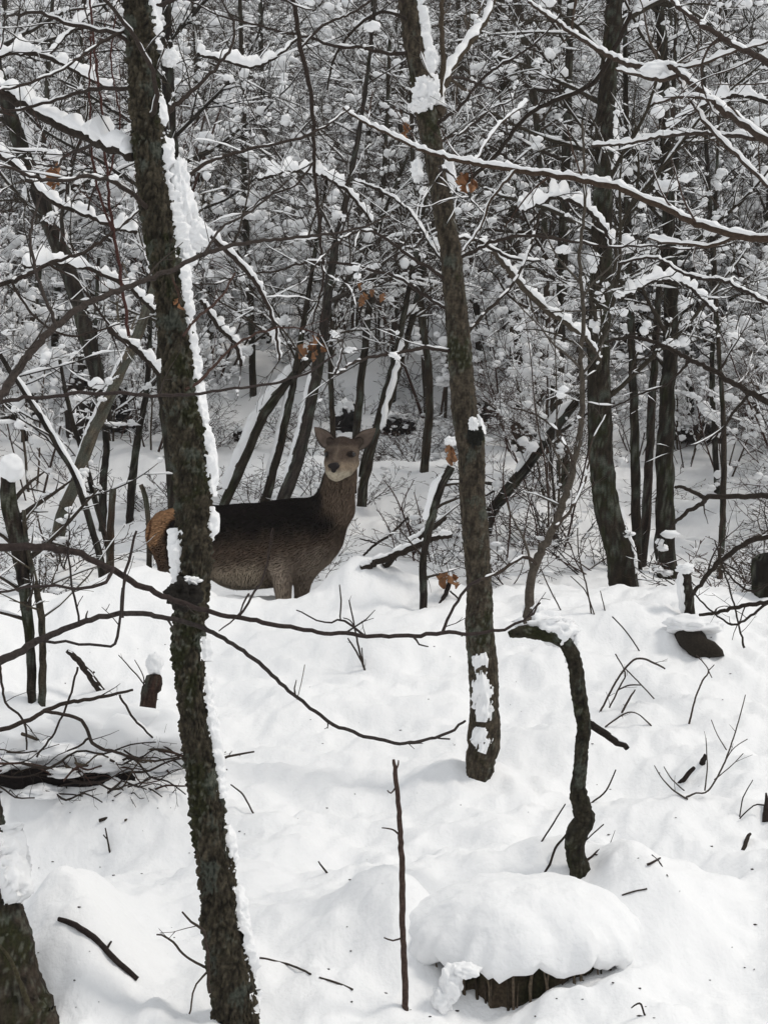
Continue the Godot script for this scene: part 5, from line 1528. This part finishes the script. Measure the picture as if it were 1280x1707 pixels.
	for k in 5:
		var lg := MB.new(); lg.col = DARK * R.randf_range(0.25, 0.5)
		var y := 1300.0 - k * 9.0
		var path := trace([[-60 + k * 12, y + 6, 30], [60, y - 6 + k * 3, 34], [170, y + 4, 32], [270 - k * 14, y + 10 - k * 4, 18]], bd - 0.1 + k * 0.06, bd - 0.02 + k * 0.06, 0.03, 0.4)
		lg.tube(path[0], path[1], 12)
		part("log", lg, m_bark, pile, bp)
	for k in 95:
		var st := MeshInstance3D.new(); st.name = "stick"; st.mesh = stick_meshes[k % 6]
		var q := at(R.randf_range(-20, 300), 1300.0 + R.randf_range(-52, 26), bd + R.randf_range(-0.18, 0.16))
		var b := Basis.from_euler(Vector3(R.randf() * TAU, R.randf_range(-0.9, 0.9), R.randf_range(-0.45, 0.45))).scaled(Vector3(R.randf_range(0.25, 0.7), 0.7, 0.7) * R.randf_range(0.5, 1.1))
		st.transform = Transform3D(b, q - bp)
		pile.add_child(st, true)
	var cov := MB.new(); cov.col = Color.WHITE
	for e in [[70, 1318, 0.1, 0.035], [112, 1282, 0.14, 0.03], [30, 1232, 0.3, 0.13], [150, 1226, 0.34, 0.17], [235, 1236, 0.24, 0.14], [180, 1268, 0.13, 0.05], [95, 1250, 0.2, 0.06], [10, 1272, 0.16, 0.05]]:
		cov.blob(at(e[0], e[1], bd - 0.08 + (1320 - e[1]) * 0.002), Vector3(e[2], e[3], 0.14), ico3_v, ico3_i, nz, 0.4, 1.1)
	cov.face_normals()
	var cvp := at(150, 1250, bd)
	var cv := part("snow_mound", cov, m_snow, self, cvp); cv.position = cvp
	tag(cv, "lumpy snow lying on top of the brush pile at the left", "snow")
	bough("bare_branch", "bare branch over the brush pile, forking downward near the mossy tree", "branch", [[-40, 1225, 8], [40, 1205, 8], [75, 1185, 7], [110, 1172, 7], [165, 1162, 6], [222, 1150, 4]], bd - 0.5, bd - 0.1, DARK * 1.2, 0.0, 2.0, 0.2, "",
		[[[[75, 1186, 6], [130, 1196, 6], [146, 1215, 6], [155, 1240, 6], [195, 1255, 5], [250, 1268, 4], [300, 1262, 3]], bd - 0.4, bd - 0.1], [[[130, 1112, 4], [118, 1160, 4], [95, 1215, 4], [62, 1262, 4]], bd - 0.3, bd - 0.2], [[[200, 1158, 4], [225, 1200, 4], [262, 1235, 3], [300, 1262, 3]], bd - 0.1, bd], [[[150, 1230, 5], [130, 1245, 4], [112, 1252, 3]], bd - 0.3, bd - 0.3], [[[0, 1110, 5], [10, 1170, 4], [40, 1200, 4], [45, 1250, 3]], bd - 0.4, bd - 0.3]])
	# right side
	tree("stub_post", "upright rotten post with snow on its top and side, at the right", "post", [[1146, 1034, 22], [1145, 1000, 22], [1142, 970, 22], [1140, 952, 20]], Color(0.055, 0.042, 0.034), {"sides": 30, "step": 0.02, "relief": 0.006, "crack": 20.0, "runs": [[950, 1030, 0.012]], "side": Vector3(-1, 0.1, 0.3)})
	g = ground(1146, 1034)
	var pc := MB.new(); pc.col = Color.WHITE
	pc.blob(at(1141, 948, -g.z), Vector3(0.055, 0.035, 0.05), ico3_v, ico3_i, nz, 0.5); pc.face_normals()
	var pcp := at(1141, 948, -g.z)
	var pco := part("snow_heap", pc, m_snow, self, pcp); pco.position = pcp
	tag(pco, "cap of snow on the upright rotten post at the right", "snow")
	g = ground(1160, 1086)
	var lo := thing("cut_log", "round cut log end sticking out of the snow below the rotten post", "log", g)
	var lg2 := MB.new(); lg2.col = Color(0.04, 0.034, 0.026)
	var la := at(1152, 1064, -g.z + 0.05); var lb := at(1190, 1098, -g.z - 0.06)
	var lp := spline([la + Vector3(0.05, 0.02, -0.55), la, lb], [0.08, 0.08, 0.062], 0.03, 0.15)
	lg2.tube(lp[0], lp[1], 22)
	part("bark", lg2, m_bark, lo, g)
	var lc := MB.new(); lc.col = Color.WHITE
	lc.blob(la + Vector3(0.04, 0.075, -0.1), Vector3(0.17, 0.06, 0.2), ico3_v, ico3_i, nz, 0.35); lc.face_normals()
	var lcp := la + Vector3(0.04, 0.075, -0.1)
	var lco := part("snow_heap", lc, m_snow, self, lcp); lco.position = lcp
	tag(lco, "rounded snow lying on the cut log below the rotten post", "snow")
	sprig("bramble", "tangle of thin arching twigs half sunk in the snow, right of the hooked sapling", "bramble", [[[1000, 1186, 5], [1030, 1130, 5], [1050, 1105, 5], [1066, 1097, 5], [1090, 1105, 5], [1108, 1115, 4]], [[1015, 1180, 4], [1035, 1140, 4], [1042, 1122, 3], [1025, 1090, 3]], [[1030, 1150, 4], [1050, 1142, 4], [1068, 1142, 3]], [[1042, 1115, 3], [1062, 1135, 3], [1090, 1165, 3]], [[1036, 1188, 5], [1048, 1165, 5], [1058, 1150, 3]], [[1008, 1212, 4], [1040, 1190, 4], [1062, 1190, 3], [1085, 1210, 4]]], Color(0.1, 0.078, 0.065), "", 5.0)
	sprig("sapling_shoot", "single thin shoot with crossed twigs at its tip, above the fan of shoots", "plant", [[[1148, 1206, 5], [1158, 1165, 4], [1170, 1135, 4], [1180, 1117, 3], [1160, 1092, 2]], [[1180, 1118, 3], [1190, 1108, 2]], [[1180, 1118, 3], [1186, 1130, 2]]], Color(0.11, 0.085, 0.07), "", 2.0)
	sprig("sapling_shoot", "wide fan of thin curved shoots in the snow at the right", "plant", [[[1145, 1328, 5], [1160, 1322, 4], [1180, 1318, 4], [1205, 1275, 4], [1225, 1220, 3], [1242, 1158, 2]], [[1146, 1332, 4], [1125, 1320, 4], [1105, 1300, 3], [1090, 1276, 2]], [[1174, 1318, 4], [1178, 1280, 3], [1176, 1230, 2]], [[1190, 1300, 3], [1220, 1275, 2], [1238, 1256, 2]], [[1140, 1318, 3], [1120, 1300, 3], [1106, 1278, 2]], [[1200, 1285, 3], [1220, 1250, 2], [1245, 1232, 2]], [[1210, 1250, 3], [1195, 1225, 2], [1185, 1200, 2]]], Color(0.12, 0.1, 0.085), "", 3.0)
	sprig("dead_stick", "short black broken piece poking from the snow behind the fan of shoots", "stick", [[[1136, 1302, 9], [1146, 1290, 9], [1156, 1280, 7]]], DARK * 0.8, "", 0.0)
	sprig("dead_stick", "small black stub under a snow lump, right above the fan of shoots", "stick", [[[1170, 1272, 12], [1173, 1264, 9], [1174, 1258, 5]]], DARK * 0.7, "", 0.0)
	sprig("dead_stick", "short dark peg standing alone in the snow at the lower right", "stick", [[[1241, 1410, 8], [1245, 1398, 8], [1250, 1390, 6]]], DARK, "", 0.0)
	sprig("dead_stick", "black broken root end at the right edge beside two curved twigs", "stick", [[[1276, 1358, 14], [1277, 1342, 10], [1276, 1322, 4]], [[1272, 1342, 4], [1255, 1343, 3], [1232, 1365, 3]], [[1232, 1362, 3], [1238, 1330, 3], [1254, 1300, 2]]], DARK * 0.8, "", 0.0)
	sprig("dead_stick", "two crossed thin twigs lying on the snow right of the hooked sapling's foot", "stick", [[[1078, 1444, 5], [1090, 1438, 4], [1100, 1432, 3]], [[1112, 1462, 3], [1098, 1438, 3], [1086, 1426, 2]]], DARK * 1.3, "", 0.0, 0.0, true)
	sprig("dead_stick", "forked twig just right of the hooked sapling's foot", "stick", [[[984, 1430, 6], [1000, 1416, 5], [1020, 1408, 4], [1034, 1400, 3]], [[990, 1424, 4], [1005, 1428, 3], [1017, 1434, 2]]], DARK * 1.1, "", 3.0)
	sprig("dead_stick", "curved thin stick leaning on the left of the hooked sapling's foot", "stick", [[[916, 1441, 6], [925, 1415, 6], [940, 1395, 5], [952, 1380, 4]]], DARK, "", 0.0)
	sprig("dead_stick", "thin straight twig left of the hooked sapling's foot, a step away", "stick", [[[903, 1402, 4], [920, 1375, 4], [942, 1340, 3]]], DARK * 1.4, "", 0.0)
	sprig("dead_stick", "thin twig rising to the right beside the hooked sapling's thin lower trunk", "stick", [[[986, 1338, 4], [1010, 1318, 4], [1026, 1283, 3]]], DARK * 1.2, "", 0.0)
	sprig("dead_stick", "short twig right of the hooked sapling's swollen knee", "stick", [[[975, 1402, 3], [990, 1388, 3], [1006, 1374, 3]]], DARK * 1.2, "", 0.0)
	sprig("dead_stick", "small hooked twig on the snow at the very bottom right, below the stump", "stick", [[[1074, 1692, 5], [1068, 1675, 5], [1062, 1673, 4], [1052, 1680, 3]]], DARK, "", 0.0)
	sprig("dead_stick", "flat pale twig on the snow dome's right flank", "stick", [[[1036, 1494, 3], [1055, 1488, 3], [1078, 1483, 3]]], DARK * 1.8, "", 0.0, 0.0, true)
	sprig("dead_stick", "small forked peg in the snow between the corner trunk and the brush pile", "stick", [[[184, 1421, 5], [180, 1402, 4], [176, 1380, 3]], [[180, 1400, 3], [173, 1392, 3]]], DARK * 1.2, "", 0.0)
	sprig("dead_stick", "thin arched twig on the snow right of the mossy tree's foot", "stick", [[[588, 1652, 4], [560, 1640, 4], [532, 1631, 3]], [[518, 1626, 4], [480, 1609, 4], [428, 1598, 4]]], DARK * 1.5, "", 0.0, 0.0, true)
	sprig("dead_stick", "thin twig leaning off the mossy tree below the green lichen, on its right", "stick", [[[422, 1355, 4], [405, 1325, 4], [385, 1308, 3]]], DARK * 1.5, "", 0.0)
	sprig("dead_stick", "tiny dark twig end in the hollow left of the snow dome", "stick", [[[545, 1455, 5], [538, 1446, 4], [531, 1436, 3]]], DARK, "", 6.0)
	sprig("weed_stalks", "bunch of thin dark weed stalks in the open snow left of the central trunk", "plant", [[[608, 1117, 5], [600, 1090, 5], [592, 1050, 4], [582, 1000, 3]], [[604, 1105, 4], [590, 1080, 4], [580, 1064, 3]], [[600, 1090, 3], [588, 1040, 3], [572, 1030, 2]], [[606, 1112, 3], [603, 1080, 3]]], DARK * 1.4, "", 4.0)
	sprig("weed_stalks", "very thin pale stalk in the open snow under the long sagging branch", "plant", [[[495, 1166, 2], [502, 1140, 2], [508, 1108, 2]]], Color(0.16, 0.13, 0.1), "", 0.0)
	sprig("weed_stalks", "thin straight stalk in the snow below the leaning foot of the thick dark trunk", "plant", [[[1065, 1085, 3], [1045, 1055, 3], [1020, 1028, 3]]], DARK * 1.4, "", 1.0)
	sprig("weed_stalks", "thin upright weeds in front of the dip left of the thick dark trunk", "plant", [[[985, 1022, 4], [978, 980, 4], [965, 930, 3], [962, 880, 3]], [[990, 1024, 3], [975, 985, 3], [950, 960, 2]], [[935, 1018, 3], [915, 980, 3], [900, 945, 2]], [[1008, 1018, 3], [1000, 985, 2]]], DARK * 1.5, "", 3.0)
	# fallen branches and leaves between the deer and the central trunk
	sprig("fallen_branch", "dark fallen branch with snow along its top, between deer and central trunk", "branch", [[[612, 944, 13], [650, 928, 15], [690, 912, 14], [720, 898, 12], [754, 893, 8]], [[640, 945, 12], [672, 915, 13], [705, 892, 14], [740, 862, 13]]], DARK, "", 1.5, 0.035)
	sprig("fallen_branch", "bare bent branch lying left of the fallen snowy branch by the deer's chest", "branch", [[[606, 926, 5], [625, 908, 6], [650, 892, 6], [680, 862, 5]], [[625, 905, 4], [600, 898, 3]]], DARK * 1.3, "", 4.0)
	tree("dead_snag", "dark leaning snag tipped with a brown leaf and snow, by the central trunk", "snag", [[706, 990, 14], [706, 930, 13], [715, 880, 14], [722, 850, 15], [735, 810, 16], [752, 778, 14]], DARK * 1.1, {"d": 10.0, "sides": 18, "step": 0.04, "branches": 4, "from": 0.3, "reach": 0.35, "least": 0.0022, "snow": 0.4, "runs": [[780, 870, 0.02]], "side": Vector3(-0.8, 0.4, 0)})
	sprig("dead_snag", "small black twig fork holding brown leaves above the snow, left of the central trunk", "snag", [[[738, 1000, 8], [745, 985, 9], [750, 965, 8]], [[745, 986, 6], [730, 1010, 5]], [[750, 985, 4], [766, 1000, 4]]], DARK * 0.8, "", 0.0)
	sprig("brush", "fine bare brush in the snow right of the deer's neck", "brush", [[[690, 935, 4], [680, 880, 4], [660, 830, 3], [640, 800, 2]], [[690, 925, 4], [700, 870, 3], [690, 820, 2]], [[660, 935, 3], [652, 890, 3], [630, 850, 2]], [[700, 900, 4], [670, 850, 3], [690, 800, 2]]], RED_TWIG, "", 12.0, 0.004)
	sprig("brush", "fine bare brush between the central trunk and the hooked sapling's upright stem", "brush", [[[845, 930, 4], [850, 860, 4], [838, 800, 3], [845, 740, 2]], [[870, 925, 4], [880, 850, 3], [900, 790, 2]], [[830, 935, 3], [826, 880, 3], [815, 830, 2]], [[900, 920, 4], [890, 860, 3], [870, 800, 2]]], RED_TWIG, "", 12.0, 0.006)
	sprig("brush", "fine bare brush at the foot of the snow-capped post at the left edge", "brush", [[[95, 940, 4], [70, 890, 4], [60, 840, 3], [50, 800, 2]], [[60, 960, 4], [40, 900, 3], [70, 850, 2]], [[120, 925, 4], [105, 880, 3], [125, 845, 2]]], RED_TWIG, "", 12.0, 0.004)
	leaves("single large brown curled leaf hanging at the upper left beside the mossy tree", at(92, 285, 6.0), 3, 1.2, Vector3(0.015, 0.05, 0.015), 0.03)
	leaves("brown leaves with a dab of snow, left of the central trunk high up", at(674, 212, 6.9), 4, 0.85, Vector3(0.03, 0.025, 0.02), 0.018)
	leaves("orange-brown leaves hanging under the long snowy branch, right of the central trunk", at(786, 298, 5.9), 6, 0.75, Vector3(0.045, 0.025, 0.02))
	leaves("brown leaves with snow on the tip of the dark leaning snag", at(752, 756, 9.95), 5, 1.15, Vector3(0.015, 0.06, 0.02), 0.045)
	leaves("brown leaves held by the small black fork low in the snow", ground(738, 1000) + Vector3(0.04, 0.16, 0), 6, 1.2, Vector3(0.035, 0.035, 0.03))
	leaves("cluster of dull brown leaves on the leaning clump, upper left of the deer's head", at(520, 575, 13.6), 7, 1.6, Vector3(0.1, 0.12, 0.08))
	leaves("dull brown leaves on thin twigs above the deer's right-hand ear", at(622, 482, 13.8), 6, 1.4, Vector3(0.12, 0.1, 0.08))
	leaves("small brown leaf on the bark of the mossy tree below the arching branch", at(298, 500, 4.82), 2, 0.5, Vector3(0.008, 0.012, 0.004))
	# specks of bark and litter dropped on the snow
	var litter := MB.new()
	for k in 150:
		var q := ground(R.randf_range(20, 1260), R.randf_range(1060, 1700))
		litter.col = DARK * R.randf_range(0.7, 2.0)
		var z := R.randf_range(0.0012, 0.004)
		litter.blob(q + Vector3(0, 0.001, 0), Vector3(z * R.randf_range(0.8, 2.2), z * 0.6, z * R.randf_range(0.8, 1.6)), ico_v, ico_i, nz, 0.8)
	var lt := part("litter", litter, m_twig, self, Vector3.ZERO)
	tag(lt, "tiny dark specks of bark and seed scattered over the open snow", "litter", "", "stuff")
